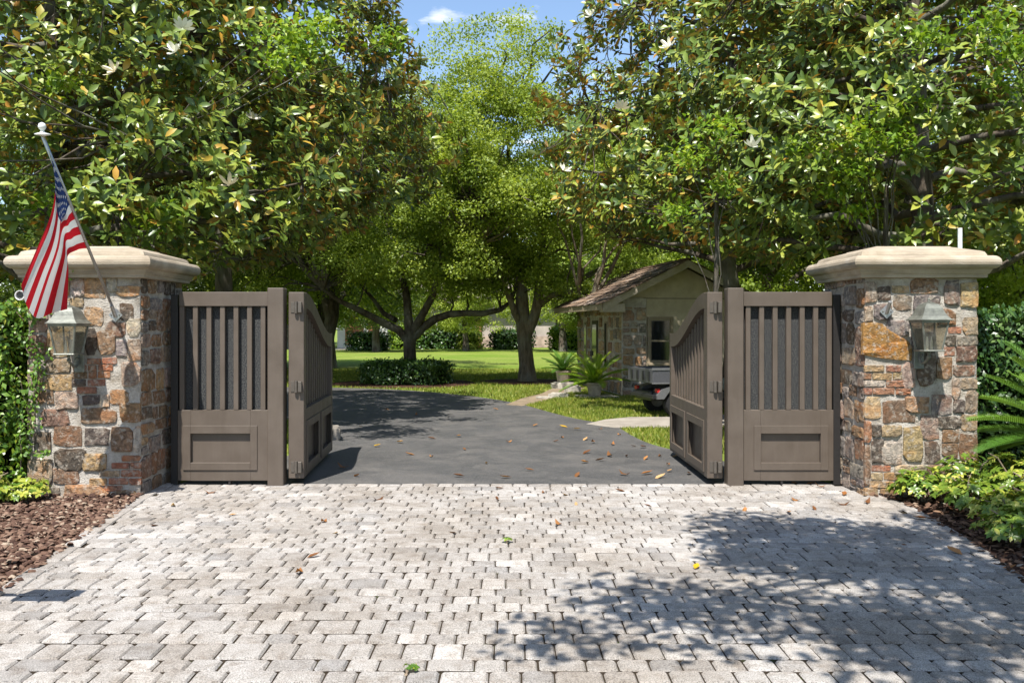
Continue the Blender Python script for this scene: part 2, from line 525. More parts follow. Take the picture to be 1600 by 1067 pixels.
class MB:
    """collects primitive shapes into one mesh"""
    def __init__(self):
        self.V = []; self.F = []

    def add(self, V, Fc):
        n = len(self.V)
        self.V += [tuple(v) for v in V]
        self.F += [tuple(i + n for i in f) for f in Fc]
        return self

    def box(self, x0, x1, y0, y1, z0, z1, b=0.004):
        """chamfered box"""
        if x0 > x1: x0, x1 = x1, x0
        if y0 > y1: y0, y1 = y1, y0
        if z0 > z1: z0, z1 = z1, z0
        b = min(b, (x1 - x0) / 3, (y1 - y0) / 3, (z1 - z0) / 3)
        bm = bmesh.new()
        bmesh.ops.create_cube(bm, size=1)
        for v in bm.verts:
            v.co = Vector(((x0 + x1) / 2 + v.co.x * (x1 - x0), (y0 + y1) / 2 + v.co.y * (y1 - y0), (z0 + z1) / 2 + v.co.z * (z1 - z0)))
        if b > 0:
            bmesh.ops.bevel(bm, geom=list(bm.edges), offset=b, segments=1, affect='EDGES')
        bm.verts.index_update()
        self.add([v.co[:] for v in bm.verts], [[v.index for v in f.verts] for f in bm.faces])
        bm.free()
        return self

    def tube(self, pts, radii, n=8, cap=True):
        pts = [Vector(p) for p in pts]
        if not hasattr(radii, '__len__'): radii = [radii] * len(pts)
        V = []; Fc = []
        up = Vector((0.13, 0.27, 0.95)).normalized()
        for i, p in enumerate(pts):
            d = (pts[min(i + 1, len(pts) - 1)] - pts[max(i - 1, 0)])
            d = d.normalized() if d.length > 1e-9 else Vector((0, 0, 1))
            a = d.cross(up)
            if a.length < 0.05: a = d.cross(Vector((1, 0, 0)))
            a.normalize(); c = d.cross(a).normalized()
            for j in range(n):
                an = 2 * math.pi * j / n
                V.append(p + (a * math.cos(an) + c * math.sin(an)) * radii[i])
        for i in range(len(pts) - 1):
            for j in range(n):
                Fc.append((i * n + j, i * n + (j + 1) % n, (i + 1) * n + (j + 1) % n, (i + 1) * n + j))
        if cap:
            Fc.append(tuple(range(n))[::-1]); Fc.append(tuple((len(pts) - 1) * n + j for j in range(n)))
        return self.add(V, Fc)

    def lathe(self, prof, c=(0, 0, 0), n=16, axis='z', cap=True):
        V = []; Fc = []
        for r, z in prof:
            for j in range(n):
                a = 2 * math.pi * j / n
                p = (r * math.cos(a), r * math.sin(a), z)
                if axis == 'y': p = (p[0], -p[2], p[1])
                if axis == 'x': p = (p[2], p[0], p[1])
                V.append((c[0] + p[0], c[1] + p[1], c[2] + p[2]))
        for i in range(len(prof) - 1):
            for j in range(n):
                Fc.append((i * n + j, i * n + (j + 1) % n, (i + 1) * n + (j + 1) % n, (i + 1) * n + j))
        if cap:
            Fc.append(tuple(range(n))[::-1]); Fc.append(tuple((len(prof) - 1) * n + j for j in range(n)))
        return self.add(V, Fc)

    def prism(self, poly, y0, y1):
        """polygon in x,z extruded in y"""
        n = len(poly)
        V = [(x, y0, z) for x, z in poly] + [(x, y1, z) for x, z in poly]
        Fc = [tuple(range(n)), tuple(range(2 * n - 1, n - 1, -1))] + [(i, i + n, (i + 1) % n + n, (i + 1) % n) for i in range(n)]
        return self.add(V, Fc)

    def build(self, name, mat, parent=None, smooth=False):
        return ob(name, mesh_py(name, self.V, self.F, mat, smooth), parent)


def copy_tree(o, parent=None):
    c = o.copy()
    link(c, parent)
    for ch in list(o.children):
        copy_tree(ch, c)
    return c


def sheet(name, pts, z, mat, kind='structure', parent=None):
    me = mesh_py(name, [(x, y, z) for x, y in pts], [tuple(range(len(pts)))], mat)
    o = ob(name, me, parent)
    if kind: o['kind'] = kind
    return o


def inside(poly, x, y):
    """vectorised point in polygon"""
    x = np.asarray(x); y = np.asarray(y)
    r = np.zeros(x.shape, bool)
    n = len(poly)
    for i in range(n):
        x1, y1 = poly[i]; x2, y2 = poly[(i + 1) % n]
        if y1 == y2: continue
        c = ((y1 > y) != (y2 > y)) & (x < (x2 - x1) * (y - y1) / (y2 - y1) + x1)
        r ^= c
    return r


def norm(a):
    return a / np.maximum(np.linalg.norm(a, axis=-1, keepdims=True), 1e-9)


def frames(yax, nrm):
    """rotation matrices with +Y along yax and +Z near nrm"""
    y = norm(yax)
    x = norm(np.cross(y, nrm))
    z = np.cross(x, y)
    return np.stack([x, y, z], axis=-1)


def scatter(name, tv, tf, pos, Rm, scale, mat, var=None, smooth=False):
    """instances of a template merged into one mesh"""
    tv = np.asarray(tv, float); tf = np.asarray(tf, int)
    N = len(pos)
    scale = np.asarray(scale, float)
    if scale.ndim == 1: scale = np.repeat(scale[:, None], 3, 1)
    V = np.einsum('nij,nkj->nki', Rm, tv[None] * scale[:, None, :]) + np.asarray(pos)[:, None, :]
    Fc = tf[None] + (np.arange(N) * len(tv))[:, None, None]
    if var is None: var = rng.random(N)
    return mesh_np(name, V.reshape(-1, 3), Fc.reshape(-1, tf.shape[1]), mat, np.repeat(var, len(tv)), smooth)


def rand_dirs(n):
    return norm(rng.normal(size=(n, 3)))


# leaf templates: along +Y, upper side +Z
BIG_V = [(0, 0, 0), (-.15, .30, .05), (0, .30, 0), (.15, .30, .05), (-.17, .65, .03), (0, .65, -.03), (.17, .65, .03), (0, 1, -.14)]
BIG_F = [(0, 2, 1), (0, 3, 2), (1, 2, 5), (1, 5, 4), (2, 3, 6), (2, 6, 5), (4, 5, 7), (5, 6, 7)]
MID_V = [(0, 0, 0), (-.28, .45, .06), (.28, .45, .06), (0, 1, -.06)]
MID_F = [(0, 2, 1), (1, 2, 3)]
SMALL_V = [(0, 0, 0), (.33, .5, .05), (0, 1, 0), (-.33, .5, .05)]
SMALL_F = [(0, 1, 2, 3)]

# ------------------------------------------------------------------ ground, drive, paving
ground = sheet('lawn', [(-400, -120), (400, -120), (400, 500), (-400, 500)], -0.012, 'grass_ground')

PAVE = [(-2.6, -14), (-2.72, -5.2), (-2.80, -3.7), (-2.98, -2.3), (-3.12, -1.2), (-3.20, -0.55), (-3.20, 0.04),
        (3.20, 0.04), (3.24, -0.6), (3.32, -0.95), (3.27, -1.7), (3.14, -2.7), (3.00, -3.45), (2.9, -5.2), (2.8, -14)]
DRIVE = [(-3.15, 0.04), (3.15, 0.04), (2.6, 1.2), (2.0, 2.6), (1.80, 3.3), (1.72, 4.4), (1.67, 5.4), (1.19, 6.2), (0.80, 7.4), (0.37, 9.0),
         (-0.2, 10.4), (-0.95, 11.6), (-2.3, 13.2), (-4.1, 14.1), (-7, 14.4), (-12, 13.4), (-26, 9.4), (-26, 5.4), (-12, 9.2), (-7, 9.0), (-4.6, 7.6), (-3.1, 5.6), (-2.5, 4.0), (-2.35, 2.6), (-2.8, 1.2)]


def smooth_poly(p, it=2):
    for _ in range(it):
        q = []
        for i in range(len(p)):
            a, b = p[i], p[(i + 1) % len(p)]
            q += [(a[0] * .75 + b[0] * .25, a[1] * .75 + b[1] * .25), (a[0] * .25 + b[0] * .75, a[1] * .25 + b[1] * .75)]
        p = q
    return p


def smooth_open(p, it=2):
    for _ in range(it):
        q = [p[0]]
        for a, b in zip(p[:-1], p[1:]):
            q += [(a[0] * .75 + b[0] * .25, a[1] * .75 + b[1] * .25), (a[0] * .25 + b[0] * .75, a[1] * .25 + b[1] * .75)]
        p = q + [p[-1]]
    return p


drv = smooth_open(DRIVE[1:] + [DRIVE[0]], 2)
drive_o = sheet('asphalt_drive', drv, -0.004, 'asphalt')
pave_o = sheet('paver_driveway', PAVE, -0.0065, 'joint_sand')
pave_o.location.z = 0.0


# pavers: three sizes packed on a 70 mm grid
def paver_mesh(w, h, seed):
    r = random.Random(seed)
    g = 0.0034
    x, y = w / 2 - g, h / 2 - .0085
    c = 0.011
    out = [(-x + c, -y), (x - c, -y), (x, -y + c), (x, y - c), (x - c, y), (-x + c, y), (-x, y - c), (-x, -y + c)]
    out = [(a + r.uniform(-.0014, .0014), b + r.uniform(-.0014, .0014)) for a, b in out]
    V = [(a, b, -0.02) for a, b in out]
    V += [(a, b, -0.004 + r.uniform(-.002, .001)) for a, b in out]
    V += [(a * (1 - .009 / x), b * (1 - .006 / y), 0.0050 + r.uniform(-.001, .001)) for a, b in out]
    V.append((r.uniform(-.01, .01), r.uniform(-.01, .01), 0.005))
    Fc = []
    for k in (0, 8):
        for i in range(8):
            Fc.append((k + i, k + (i + 1) % 8, k + 8 + (i + 1) % 8, k + 8 + i))
    for i in range(8):
        Fc.append((16 + i, 16 + (i + 1) % 8, 24))
    return V, Fc


U_ = 0.0705
PV = {}
for s in ((2, 2), (3, 2), (2, 3), (3, 3)):
    PV[s] = [paver_mesh(s[0] * U_, s[1] * U_, 100 * s[0] + 10 * s[1] + k) for k in range(4)]
PM = {s: [mesh_py('paver', v, f, 'paver') for v, f in L] for s, L in PV.items()}
for L in PM.values():
    for me in L:
        me.materials.append(M('joint_sand'))
        for p in me.polygons:
            if p.index < 8: p.material_index = 1
pr = random.Random(5)
pav = []
y = 0.035
above = []
while y > -10.4:
    hh = 3 if pr.random() < .22 else 2
    x = -3.45 - pr.random() * .2
    joints = []
    while x < 3.45:
        best = None
        for _ in range(4):                            # avoid a joint right below a joint of the course above
            w = 3 if pr.random() < (.38 if hh == 2 else .2) else 2
            e = x + w * U_
            if all(abs(e - q) > .028 for q in above): break
        pav.append((x + w * U_ / 2, y - hh * U_ / 2, w, hh))
        x = e
        joints.append(e)
    above = joints
    y -= hh * U_
pa = np.array(pav)
ok = inside(PAVE, pa[:, 0], pa[:, 1])
xi = np.where(pa[:, 0] < 0, pa[:, 0] + .01, pa[:, 0] - .01)
ok &= inside(PAVE, xi, pa[:, 1])
pa = pa[ok]
# border courses laid along both edges
edge = []
for side in (PAVE[1:7], PAVE[8:14]):
    pts = [Vector((x, y)) for x, y in side]
    for a, b in zip(pts[:-1], pts[1:]):
        L = (b - a).length
        n = max(1, round(L / .2))
        for k in range(n):
            c = a + (b - a) * ((k + .5) / n)
            ang = math.atan2((b - a).y, (b - a).x)
            edge.append((c.x, c.y, ang))
dist = np.hypot(pa[:, 0], pa[:, 1] - CAMY)
vis = (pa[:, 1] > -5.0)
order = np.argsort(np.where(vis, dist, 999))
near = set(order[:300].tolist())
bV, bF, bvar, bmi = [], [], [], []
nv = 0


def paver_pose(x, y, ang=0):
    return Matrix.Translation((x, y, pr.uniform(-.0028, .0028))) @ Matrix.Rotation(ang + pr.gauss(0, .007), 4, 'Z') @ Matrix.Rotation(pr.gauss(0, .008), 4, 'X') @ Matrix.Rotation(pr.gauss(0, .008), 4, 'Y')


def add_joined(v, f, mt):
    global nv
    bV.extend([(mt @ Vector(q))[:] for q in v])
    bF.extend([tuple(a + nv for a in q) for q in f])
    bvar.extend([pr.random()] * len(v))
    bmi.extend([1] * 8 + [0] * (len(f) - 8))
    nv += len(v)


for k, (x, y, w, h) in enumerate(pa):
    s = (int(w), int(h))
    q = pr.randrange(4)
    mt = paver_pose(x, y, math.pi if pr.random() < .5 else 0)
    if k in near:
        o = ob('paver', PM[s][q], pave_o)
        o.matrix_local = mt
    else:
        add_joined(*PV[s][q], mt)
for (x, y, ang) in edge:
    add_joined(*PV[(3, 2)][pr.randrange(4)], Matrix.Translation((0, 0, .0035)) @ paver_pose(x, y, ang))
me = mesh_py('paver_field', bV, bF, 'paver')
me.materials.append(M('joint_sand'))
me.polygons.foreach_set('material_index', np.array(bmi, np.int32))
a = me.attributes.new('var', 'FLOAT', 'POINT'); a.data.foreach_set('value', np.array(bvar, np.float32))
tag(ob('paver_field', me, pave_o), 'grey tumbled pavers farther from the camera', kind='stuff')

# mulch beds
BED_L = [(-2.80, -3.7), (-2.98, -2.3), (-3.12, -1.2), (-3.22, -0.55), (-4.6, 0.3), (-9, 0.6), (-9, -9), (-2.6, -9), (-2.72, -5.2)]
BED_R = [(3.00, -3.45), (3.14, -2.7), (3.27, -1.7), (3.32, -0.95), (3.22, -0.6), (3.3, 0.5), (9, 0.6), (9, -9), (2.85, -9), (2.9, -5.2)]
mulch_l = sheet('mulch_bed', BED_L, -0.0085, 'mulch_soil')
mulch_r = sheet('mulch_bed', BED_R, -0.0085, 'mulch_soil')
CH_V = [(-.5, -.5, 0), (.5, -.4, 0), (.45, .5, 0), (-.4, .45, 0), (-.3, -.25, .5), (.3, -.2, .42), (.25, .28, .5), (-.25, .3, .4)]
CH_F = [(0, 1, 5, 4), (1, 2, 6, 5), (2, 3, 7, 6), (3, 0, 4, 7), (4, 5, 6, 7)]


def chips(name, poly, n, xr, yr, size, mat, label, z=-0.006, flat=0.45):
    x = rng.uniform(*xr, n); y = rng.uniform(*yr, n)
    k = inside(poly, x, y)
    x, y = x[k], y[k]
    n = len(x)
    Rm = frames(np.stack([rng.normal(size=n), rng.normal(size=n), rng.normal(size=n) * .25], 1), np.tile([0, 0, 1.0], (n, 1)) + rng.normal(size=(n, 3)) * .35)
    s = rng.uniform(size[0], size[1], n)
    sc = np.stack([s * rng.uniform(.4, .8, n), s, s * flat], 1)
    me = scatter(name, CH_V, CH_F, np.stack([x, y, np.full(n, z) + rng.uniform(0, .03, n)], 1), Rm, sc, mat)
    return tag(ob(name, me), label, 'mulch', kind='stuff')


chips('mulch_chips', BED_L, 19000, (-5.6, -2.6), (-5.2, 0), (.016, .06), 'mulch_chip', 'red brown bark mulch chips beside the left edge of the pavers')
chips('leaf_litter', BED_R, 9000, (2.8, 5.6), (-5.2, 0), (.02, .07), 'litter_chip', 'dark brown mulch and leaf litter beside the right edge of the pavers', flat=.25)

# concrete apron and sandy path by the gatehouse
sheet('concrete_pad', [tuple(G(915, 662)[:2]), tuple(G(960, 668)[:2]), tuple(G(1060, 668)[:2]), (5.4, 5.6), (5.4, 7.6), tuple(G(1035, 651)[:2]), tuple(G(985, 651)[:2]), tuple(G(945, 655)[:2])], -0.0015, 'concrete')
sheet('sandy_path', [tuple(G(790, 632)[:2]), tuple(G(815, 634)[:2]), tuple(G(850, 627)[:2]), tuple(G(880, 617)[:2]), tuple(G(915, 606)[:2]), tuple(G(890, 602)[:2]), tuple(G(862, 607)[:2]), tuple(G(845, 615)[:2]), tuple(G(815, 622)[:2])], -0.002, 'path_sand')
MUL_OAK = [(-4.6, 14.6), (-3.2, 13.85), (-1.9, 13.7), (-1.0, 14.6), (-0.7, 15.7), (-1.2, 17.4), (-3.0, 18.0), (-4.6, 16.6)]
sheet('mulch_ring', smooth_poly(MUL_OAK), -0.004, 'mulch_soil')
MUL_OAK2 = [(-.9, 16.4), (.2, 14.9), (1.6, 15.2), (2.0, 16.6), (1.2, 17.9), (-.3, 17.8)]
sheet('mulch_ring', smooth_poly(MUL_OAK2), -0.004, 'mulch_soil')


# ------------------------------------------------------------------ stone pillars
SC = {'t': (.33, .215, .115), 'T': (.36, .19, .065), 'y': (.36, .265, .15), 'b': (.215, .135, .08), 'd': (.105, .084, .066), 'r': (.185, .118, .08),
      'p': (.30, .225, .165), 'w': (.37, .315, .25), 'k': (.28, .14, .085), 'g': (.19, .165, .145)}


def stone_verts(poly, depth, r, n=12):
    """irregular stone over a polygon outline [(u,v)], bulging by depth; local (u,v,n)"""
    cx = sum(p[0] for p in poly) / len(poly); cy = sum(p[1] for p in poly) / len(poly)
    n = len(poly)
    V = [(p[0], p[1], -0.02) for p in poly]
    V += [(cx + (p[0] - cx) * .975, cy + (p[1] - cy) * .975, depth * r.uniform(.55, .85)) for p in poly]
    k = [r.uniform(.72, .9) for _ in poly]
    V += [(cx + (p[0] - cx) * q, cy + (p[1] - cy) * q, depth * r.uniform(.7, 1.25)) for p, q in zip(poly, k)]
    V.append((cx, cy, depth * r.uniform(.85, 1.1)))
    Fc = []
    for s in (0, n):
        for i in range(n):
            Fc.append((s + i, s + (i + 1) % n, s + n + (i + 1) % n, s + n + i))
    for i in range(n):
        Fc.append((2 * n + i, 2 * n + (i + 1) % n, 3 * n))
    return V, Fc


def blob(u0, v0, u1, v1, r, brick=False):
    """angular outline: four knocked-off corners, slightly bowed edges"""
    w, h = u1 - u0, v1 - v0
    out = []
    k = .12 if brick else .30
    j = .025 if brick else .07
    cs = [(u0, v0, 1, 1), (u1, v0, -1, 1), (u1, v1, -1, -1), (u0, v1, 1, -1)]
    for i, (x, y, sx, sy) in enumerate(cs):
        a, b = w * r.uniform(.03, k), h * r.uniform(.03, k)
        p = [(x + sx * r.uniform(0, j) * w, y + sy * b), (x + sx * a, y + sy * r.uniform(0, j) * h)]
        if i % 2: p.reverse()
        out += p
        nx, ny = cs[(i + 1) % 4][:2]
        t = r.uniform(.4, .6)
        ins = r.uniform(-.01, j)
        if i % 2 == 0: out.append((x + (nx - x) * t, y + sy * ins * h))
        else: out.append((x + sx * ins * w, y + (ny - y) * t))
    return out


def put_stone(parent, poly, depth, to3, col, r, name='stone'):
    V, Fc = stone_verts(poly, depth, r)
    o = ob(name, mesh_py(name, [to3(*v) for v in V], Fc, 'stone', False), parent)
    k = r.uniform(.85, 1.15)
    o.color = (min(1, col[0] * k), min(1, col[1] * k * r.uniform(.95, 1.05)), min(1, col[2] * k * r.uniform(.92, 1.08)), 1)
    return o


def auto_stones(parent, U0, U1, V0, V1, to3, cols, r, hr=(.11, .24), wr=(.14, .36), depth=.018, gap=.006, skip=None):
    v = V0
    while v < V1 - .03:
        h = min(r.uniform(*hr), V1 - v)
        if V1 - v - h < .05: h = V1 - v
        u = U0
        while u < U1 - .02:
            w = min(r.uniform(*wr), U1 - u)
            if U1 - u - w < .06: w = U1 - u
            dv = r.uniform(-.02, .02)
            b = (u + gap, v + gap + (dv if v > V0 else 0), u + w - gap, min(V1, v + h - gap + dv))
            if not (skip and skip(b)):
                if h > .14 and w < .2 and r.random() < .35:        # split into two lower stones
                    m = (b[1] + b[3]) / 2
                    put_stone(parent, blob(b[0], b[1], b[2], m - gap, r), depth * r.uniform(.7, 1.2), to3, SC[r.choice(cols)], r)
                    put_stone(parent, blob(b[0], m + gap, b[2], b[3], r), depth * r.uniform(.7, 1.2), to3, SC[r.choice(cols)], r)
                else:
                    put_stone(parent, blob(*b, r), depth * r.uniform(.6, 1.3), to3, SC[r.choice(cols)], r)
            u += w
        v += h


LEFT_ST = """245 168 288 232 w;286 166 362 236 t;368 162 402 212 w;395 194 482 228 t;234 236 286 264 y;290 268 356 332 t;412 254 458 312 d;362 318 432 372 r;
438 308 485 368 w;292 338 330 432 d;334 345 396 432 b;400 380 436 436 g;440 378 484 452 p;94 362 156 438 r;84 444 130 482 p;418 458 486 542 p;300 445 346 464 k;352 443 402 463 k;
250 468 296 488 k;304 468 330 488 k;338 467 388 487 k;244 492 300 514 b;305 490 331 514 k;337 490 378 512 k;300 518 362 540 k;264 544 332 566 k;246 518 294 540 d;
150 500 246 556 t;122 556 182 602 b;190 562 272 622 p;284 572 342 606 d;378 554 442 606 t;346 570 374 612 w;138 620 236 682 r;274 618 402 672 b;414 598 486 668 b;
180 680 284 750 b;288 686 376 746 d;384 684 456 768 b;462 680 486 770 w;116 700 172 770 d;184 758 302 836 d;284 776 366 836 t;420 782 482 801 k;384 808 446 827 k;450 806 486 827 k;
340 836 412 854 y;416 833 486 856 k;374 861 442 882 k;308 862 366 886 t;446 862 486 884 k;358 888 422 906 k;84 790 176 892 p;178 828 270 880 r;158 896 202 932 d;212 884 376 988 t;
384 904 480 972 b;88 900 152 962 g;80 596 118 692 p;98 270 160 356 p;162 340 240 440 y;154 448 240 494 p;94 486 144 548 p;88 965 206 1004 y;84 168 160 262 b;166 170 238 228 t"""
RIGHT_ST = """268 192 318 272 p;322 212 370 262 d;376 210 440 236 y;446 178 552 238 b;380 244 450 300 g;458 246 560 300 g;576 190 632 282 g;638 196 702 292 y;266 288 302 346 p;308 280 374 340 g;
356 340 442 402 g;448 310 540 440 g;546 300 620 360 b;590 366 640 390 k;646 330 702 396 p;578 396 620 434 d;626 402 702 436 g;620 440 700 498 r;576 442 614 474 k;548 480 602 562 b;608 512 692 552 r;
640 560 702 600 p;262 512 346 536 y;354 512 412 536 k;264 542 298 564 k;302 542 376 566 y;381 541 416 564 y;264 570 348 592 w;354 570 430 593 k;262 598 300 622 k;304 598 386 621 k;391 600 448 622 k;
416 500 462 598 p;470 450 542 590 d;606 560 634 640 p;262 630 332 714 y;340 642 466 730 r;428 630 516 692 t;524 620 606 700 g;610 642 650 692 d;656 606 702 690 p;484 702 556 792 p;
550 706 640 752 d;568 756 630 802 b;638 700 702 762 y;338 740 412 782 y;302 738 334 784 d;420 740 492 882 y;300 790 344 882 d;332 800 412 886 w;500 800 560 882 d;566 806 626 862 b;632 770 702 892 b;
298 892 372 913 k;384 890 510 922 w;298 920 342 946 y;346 918 402 946 t;290 952 382 976 t;262 978 322 1004 y;400 930 504 982 t;512 890 602 962 b;610 900 700 972 b;264 722 296 804 k;262 812 292 970 b;330 980 420 1004 t;430 985 560 1010 b;566 970 700 1010 b"""

PW, PD, PF = 1.02, 1.08, -0.60               # pillar width, depth and the front face's y
PSC = 177.0


def pillar(side, spec, label):
    x_in = 3.22 * side if side < 0 else 3.17
    x_out = x_in + side * PW
    xc = (x_in + x_out) / 2
    yc = PF + PD / 2
    t = thing('stone_pillar', label, 'pillar', (xc, yc, 0))
    hw = PW / 2 - .018
    hd = PD / 2 - .018
    # mortar core, a little uneven
    bm = bmesh.new()
    bmesh.ops.create_grid(bm, x_segments=1, y_segments=1, size=1)
    bm.free()
    V = []; Fc = []
    nz, ns = 24, 11
    ring = []
    for (ax, ay, bx_, by_) in ((-hw, -hd, hw, -hd), (hw, -hd, hw, hd), (hw, hd, -hw, hd), (-hw, hd, -hw, -hd)):
        for k in range(ns): ring.append((ax + (bx_ - ax) * k / ns, ay + (by_ - ay) * k / ns))
    rr = random.Random(3 + side)
    for iz in range(nz + 1):
        z = -0.25 + 2.20 * iz / nz
        for (x, y) in ring:
            q = 1 + rr.uniform(-.008, .012)
            V.append((x * q, y * q, z))
    n = len(ring)
    for iz in range(nz):
        for k in range(n):
            Fc.append((iz * n + k, iz * n + (k + 1) % n, (iz + 1) * n + (k + 1) % n, (iz + 1) * n + k))
    ob('mortar', mesh_py('mortar', V, Fc, 'mortar', True), t)
    r = random.Random(21 + side)
    # front face: stones placed as seen
    cs = 2.222 if side < 0 else 2.425
    ox, oy = (0, 360) if side < 0 else (1240, 360)

    def front3(u, v, nn): return (u, -hd - nn, v)
    for line in spec.replace('\n', '').split(';'):
        q = line.split()
        if len(q) != 5: continue
        bx0, by0, bx1, by1 = [float(a) for a in q[:4]]
        if side > 0:
            pass
        u0 = (ox + bx0 / cs - CX) / PSC - xc; u1 = (ox + bx1 / cs - CX) / PSC - xc
        v1 = CAMZ - (oy + by0 / cs - CY) / PSC; v0 = CAMZ - (oy + by1 / cs - CY) / PSC
        e = .003 if (v1 - v0) < .07 else .008
        u0 = max(u0 - e, -PW / 2 + .005); u1 = min(u1 + e, PW / 2 - .005); v0 -= e; v1 += e
        v1 = min(v1, 1.945)
        brick = (v1 - v0) < .074
        dep = r.uniform(.010, .024)
        put_stone(t, blob(u0, v0, u1, v1, r, brick), dep * (.8 if brick else 1), front3, SC[q[4]], r, 'brick' if brick else 'stone')
    if side > 0:        # the big orange stone
        pts = [(262, 352), (300, 346), (336, 352), (366, 378), (400, 398), (434, 418), (452, 440), (450, 494), (400, 492), (340, 486), (290, 478), (262, 470)]
        poly = [((ox + a / cs - CX) / PSC - xc, CAMZ - (oy + b / cs - CY) / PSC) for a, b in pts][::-1]
        put_stone(t, poly, .03, front3, SC['T'], r)
    # sides and back
    def side3(sg):
        return lambda u, v, nn: (sg * (hw + nn), u, v)

    def flip(f):                       # keep outward winding
        return f
    dark = 'bbdgrbpdbtg' if side < 0 else 'pgbpdgwbpgr'
    auto_stones(t, -hd, hd, -.02, 1.94, side3(-side), dark, r)
    auto_stones(t, -hd, hd, -.02, 1.94, side3(side), 'bdgrpbty', r, (.14, .26), (.18, .36))
    auto_stones(t, -hw, hw, -.02, 1.94, lambda u, v, nn: (u, hd + nn, v), 'bdgrpbty', r, (.16, .28), (.2, .4))
    # capstone: moulded profile swept round the square
    prof = [(.02, 1.925), (.045, 1.93), (.048, 1.955), (.056, 1.962), (.068, 1.985), (.075, 2.0)]
    for k in range(9):
        a = -math.pi / 2 + math.pi * k / 8
        prof.append((.078 + .052 * math.cos(a), 2.062 + .058 * math.sin(a)))
    prof += [(.045, 2.122), (.040, 2.135), (.028, 2.158), (.005, 2.168), (-.17, 2.215), (-.18, 2.222)]
    V = []; Fc = []
    for (o_, z) in prof:
        for sx, sy in ((-1, -1), (1, -1), (1, 1), (-1, 1)):
            V.append((sx * (PW / 2 + o_), sy * (PD / 2 + o_), z))
    m = len(prof)
    for i in range(m - 1):
        for k in range(4):
            Fc.append((i * 4 + k, i * 4 + (k + 1) % 4, i * 4 + 4 + (k + 1) % 4, i * 4 + 4 + k))
    Fc.append((3, 2, 1, 0)); Fc.append(tuple(range((m - 1) * 4, m * 4)))
    ob('capstone', mesh_py('capstone', V, Fc, 'limestone'), t)
    return t, xc, yc, hd


pil_l = pillar(-1, LEFT_ST, 'square stone gate pillar with the flag and ivy, left of the gate')
pil_r = pillar(1, RIGHT_ST, 'square stone gate pillar with a big orange stone, right of the gate')


# ------------------------------------------------------------------ gates
def side_panel(sg, label):
    t = thing('gate_side_panel', label, 'gate', (sg * 2.165, 0, 0))

    def X(a): return sg * (a - 2.165)
    MB().box(X(2.09), X(2.24), -.075, .075, -.02, 1.862, .006).build('post', 'gate_paint', t)
    MB().box(X(2.2425), X(3.085), -.035, .035, 1.69, 1.825, .004).build('top_rail', 'gate_paint', t)
    MB().box(X(3.10), X(3.165), -.03, .05, 0.0, 1.80, .003).build('wall_post', 'dark_metal', t)
    for k in range(7):
        c = 2.295 + k * .128
        MB().box(X(c - .023), X(c + .023), -.024, .022, .712, 1.689, .003).build('slat', 'gate_paint', t)
    MB().box(X(2.243), X(3.098), .032, .038, .70, 1.70, 0).build('mesh_screen', 'screen_mesh', t)
    a0, a1, z0, z1 = 2.2425, 3.098, .045, .71
    r0, r1, q0, q1 = 2.41, 2.975, .215, .490
    m = MB()
    m.box(X(a0), X(r0), -.035, .035, z0, z1, .003).box(X(r1), X(a1), -.035, .035, z0, z1, .003)
    m.box(X(r0), X(r1), -.035, .035, z0, q0, .0).box(X(r0), X(r1), -.035, .035, q1, z1, .0)
    m.build('lower_board', 'gate_paint', t)
    MB().box(X(r0 + .001), X(r1 - .001), -.004, .012, q0 + .001, q1 - .001, 0).build('recessed_panel', 'gate_paint', t)
    o0, o1, p0, p1 = 2.345, 3.045, .145, .565
    for bx_ in ((o0, r0, p0, p1), (r1, o1, p0, p1), (r0 + .0005, r1 - .0005, p0, q0), (r0 + .0005, r1 - .0005, q1, p1)):
        MB().box(X(bx_[0]), X(bx_[1]), -.046, -.0352, bx_[2], bx_[3], .002).build('moulding', 'gate_paint', t)
    MB().box(X(2.6), X(2.62), -.03, .03, 0, .05, 0).build('foot', 'dark_metal', t)
    return t


side_panel(-1, 'fixed brown gate panel and post next to the flag pillar')
side_panel(1, 'fixed brown gate panel and post next to the right pillar')


